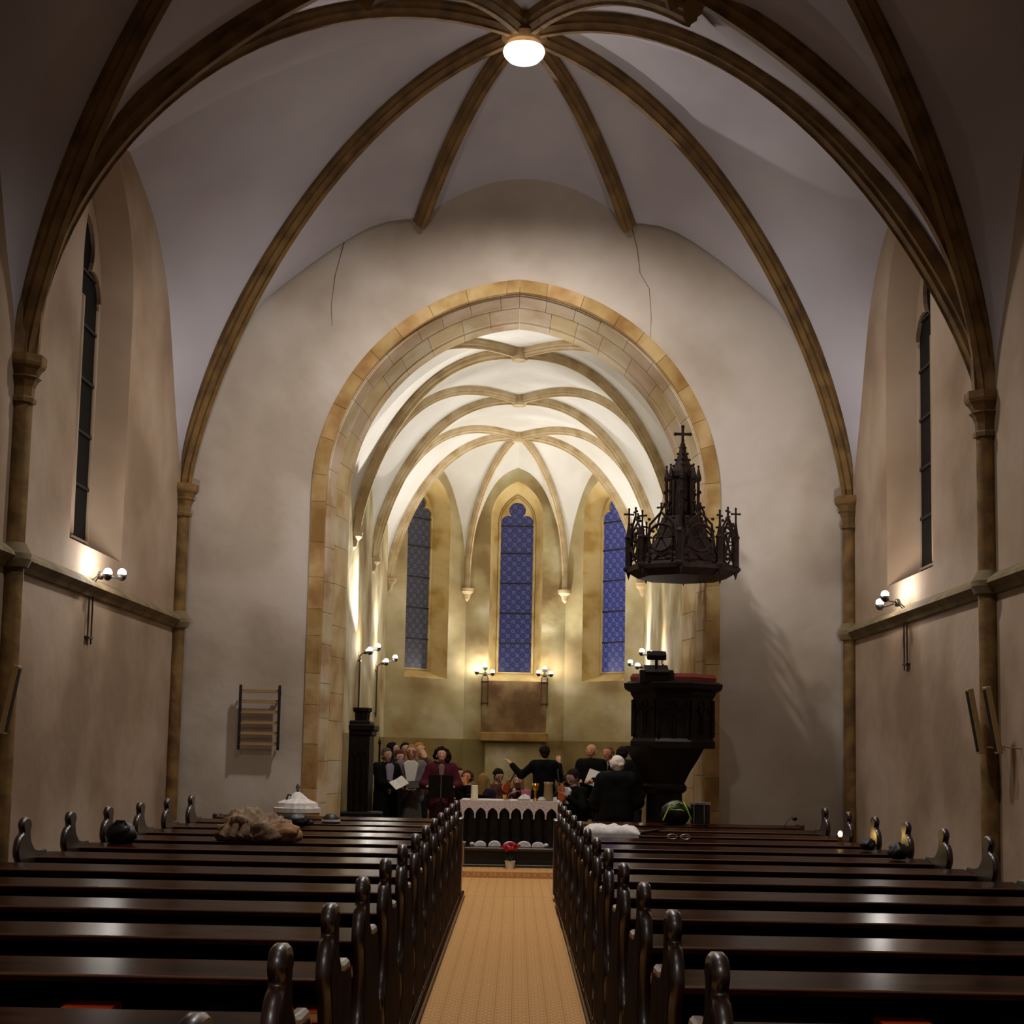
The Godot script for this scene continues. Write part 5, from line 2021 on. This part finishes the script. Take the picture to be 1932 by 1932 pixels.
	violin("reddish brown violin held by the black haired player behind the altar", Vector3(-.17, 1.05, -25.0), Basis(Vector3.UP, .5) * Basis(Vector3(0, 0, 1), -.9) * Basis(Vector3.RIGHT, -.6))
	person("seated person in a pink top with light brown hair left of the conductor", Vector3(.05, fl, -26.0), 1.52, -.2, {"sit": true, "style": "long", "top": c3(.42, .13, .17), "hairc": c3(.22, .11, .05), "skin": c3(.6, .36, .27), "hands": [Vector3(-.12, .8, .25), Vector3(.1, .8, .25)]})
	person("conductor in a black jacket seen from behind with both arms raised", Vector3(.47, fl, -25.0), 1.66, PI - .15, {"top": black, "coat": black, "coatname": "jacket", "bulk": .02, "hem": .8, "hairc": c3(.022, .014, .010), "skin": c3(.62, .36, .24), "turn": .25, "wide": true, "hands": [Vector3(-.22, 1.36, .22), Vector3(.56, 1.34, .08)]})
	# right side
	person("seated musician in a black suit with a white open collar right of the altar", Vector3(.87, fl, -22.6), 1.72, -.9, {"sit": true, "top": black, "coat": black, "coatname": "jacket", "front": c3(.72, .70, .70), "frontl": .2, "frontw": .10, "hairc": c3(.02, .015, .015), "nod": .45, "skin": c3(.42, .25, .2), "bulk": .02, "hands": [Vector3(-.05, .62, .36), Vector3(.2, .9, .28)]})
	violin("reddish violin between the suited musician and the altar", Vector3(.70, 1.02, -22.5), Basis(Vector3.UP, -.7) * Basis(Vector3(0, 0, 1), .5) * Basis(Vector3.RIGHT, -.4))
	person("seated person with dark hair partly hidden behind the suited musician", Vector3(.83, fl, -23.7), 1.60, -2.6, {"sit": true, "hairc": c3(.015, .012, .010), "style": "fluffy"})
	person("person with a balding reddish head singing behind a large pale sheet", Vector3(1.21, fl, -24.2), 1.70, -.35, {"style": "bald", "skin": c3(.62, .33, .20), "top": black, "coat": black, "coatname": "jacket", "nod": -.05, "mouth": .03, "hands": [Vector3(-.12, 1.12, .3), Vector3(.12, 1.12, .3)], "grip": true})
	sheet("large pale music sheet held up by the balding singer on the right", "music_sheet", Vector3(1.27, 1.24, -23.86), Basis(Vector3.UP, -.3) * Basis(Vector3(0, 0, 1), -.25) * Basis(Vector3.RIGHT, -.5), .30, .27, M.paper)
	person("person with a red face and light shirt collar behind the white haired listener", Vector3(1.51, fl, -24.7), 1.66, -.5, {"skin": c3(.62, .26, .18), "hairc": c3(.18, .09, .05), "front": c3(.5, .42, .45), "frontw": .07, "top": black, "bulk": .0})
	person("person with short dark hair just above the white haired listener", Vector3(1.72, fl, -24.3), 1.66, 2.7, {"hairc": c3(.018, .012, .012), "style": "fluffy", "top": black})
	person("person with a dark cap of hair in front of the pulpit stem", Vector3(1.87, fl, -23.9), 1.72, -.7, {"hairc": c3(.05, .035, .03), "skin": c3(.5, .25, .18), "top": black})
	person("white haired person seen from behind in a black hooded coat below the pulpit", Vector3(1.27, 0.0, -18.9), 1.60, PI - .1, {"style": "fluffy", "hairc": c3(.74, .66, .56), "skin": c3(.6, .36, .26), "top": black, "coat": c3(.007, .007, .0075), "bulk": .055, "hem": .5, "hood": true, "flare": .04, "turn": .2, "hands": [Vector3(-.14, 1.0, .25), Vector3(.14, 1.0, .25)]})
	var seats := [[-.98, -25.7, .6, "left of the candle, further back"], [-.80, -25.0, -.3, "left of the candle, nearer the altar"], [-.51, -24.05, 2.6, "under the blonde player"], [-.30, -25.3, .5, "under the violin player"], [.05, -26.0, -.2, "under the player in pink"], [.87, -22.6, -.9, "under the suited musician"], [.83, -23.7, -2.6, "behind the suited musician"]]
	for q in seats:
		chair(Vector3(q[0], CF, q[1]), q[2], "plain dark chair behind the altar %s" % q[3])


# ------------------------------------------------------------------ scene
const SC_O := 0.45
const SC_S := 3.0
const CH_O := 0.42
const CH_S := 6.5
const LAMP_K := 40.0
const GLASS_E := 0.26


func _ready() -> void:
	rng.seed = 20
	var cam := Camera3D.new()
	cam.name = "camera"
	add_child(cam)
	cam.transform = Transform3D(Basis(Vector3(0.9998081, 0.0193861, -0.0028238), Vector3(-0.0189765, 0.9941588, 0.106246), Vector3(0.004867, -0.1061721, 0.9943359)), Vector3(0, EYE, 0))
	cam.set_frustum(1932.0 / 2817.0 * 0.05, Vector2(0, 151.0 / 2817.0 * 0.05), 0.05, 200.0)
	cam.current = true
	var env := Environment.new()
	env.background_mode = Environment.BG_COLOR
	env.background_color = c3(.10, .14, .30)
	env.background_energy_multiplier = 0.35
	env.ambient_light_source = Environment.AMBIENT_SOURCE_DISABLED
	env.tonemap_mode = Environment.TONE_MAPPER_LINEAR
	env.tonemap_exposure = 1.0
	env.sdfgi_enabled = true
	env.ssao_enabled = true
	env.ssil_enabled = true
	var we := WorldEnvironment.new()
	we.name = "environment"
	we.environment = env
	add_child(we)

	materials()
	shell()
	nave_vault()
	chancel()

	# lamps: nave pair above the string course, six round the chancel
	var up := Vector3.UP
	wall_lamp("twin wall lamp above the string course of the left nave wall", "wall lamps", Vector3(-4.6, 3.47, -15.85), Vector3.RIGHT, [Vector3(.10, .0, .32), Vector3(-.09, -.02, .22)], .66, SC_O, [[Vector3(.7, .7, -.8), SC_S, 52.0]])
	wall_lamp("twin wall lamp above the string course of the right nave wall", "wall lamps", Vector3(4.47, 3.47, -17.1), Vector3.LEFT, [Vector3(.16, .03, .30), Vector3(-.17, -.03, .28)], .70, SC_O, [[Vector3(-.7, .8, -.7), SC_S, 52.0]])
	var xl := XC - 2.6
	var xr := XC + 2.6
	wall_lamp("twin wall lamp on the left chancel wall nearer the arch", "wall lamps", Vector3(xl, 3.3, -24.9), Vector3.RIGHT, [Vector3(-.05, -.02, .2), Vector3(.05, .05, .32)], .95, CH_O, [[Vector3(.15, 1, .82), CH_S * 5.0, 36.0]])
	wall_lamp("twin wall lamp on the left chancel wall beside the left apse window", "wall lamps", Vector3(xl, 3.3, -28.0), Vector3.RIGHT, [Vector3(-.05, -.02, .2), Vector3(.05, .06, .36)], .95, CH_O, [[Vector3(.5, 1, .1), CH_S, 60.0]])
	wall_lamp("triple wall lamp left of the middle apse window", "wall lamps", Vector3(XC - .62, 3.3, -31.7), Vector3.BACK, [Vector3(-.17, .02, .25), Vector3(.0, .12, .12), Vector3(.16, .0, .25)], .6, CH_O * .55, [[Vector3(0, 1, .75), CH_S * .8, 55.0]])
	wall_lamp("triple wall lamp right of the middle apse window", "wall lamps", Vector3(XC + .64, 3.3, -31.7), Vector3.BACK, [Vector3(-.13, .01, .25), Vector3(.0, .1, .12), Vector3(.13, .0, .25)], .6, CH_O * .55, [[Vector3(.1, 1, .6), CH_S * 1.15, 55.0]])
	wall_lamp("twin wall lamp on the right chancel wall above the pulpit's book stand", "wall lamps", Vector3(xr, 3.38, -25.9), Vector3.LEFT, [Vector3(.02, .0, .22), Vector3(-.02, .04, .38)], .9, CH_O, [[Vector3(-.5, 1, -.3), CH_S, 45.0]])
	wall_lamp("twin wall lamp on the right chancel wall beside the right apse window", "wall lamps", Vector3(xr, 3.38, -29.1), Vector3.LEFT, [Vector3(.02, -.02, .2), Vector3(-.02, .04, .34)], .9, CH_O, [[Vector3(-.5, 1, .1), CH_S, 60.0]])

	pews()
	carpet()
	altar()
	pulpit()
	canopy()
	font()
	side_things()
	people()
	small_things()
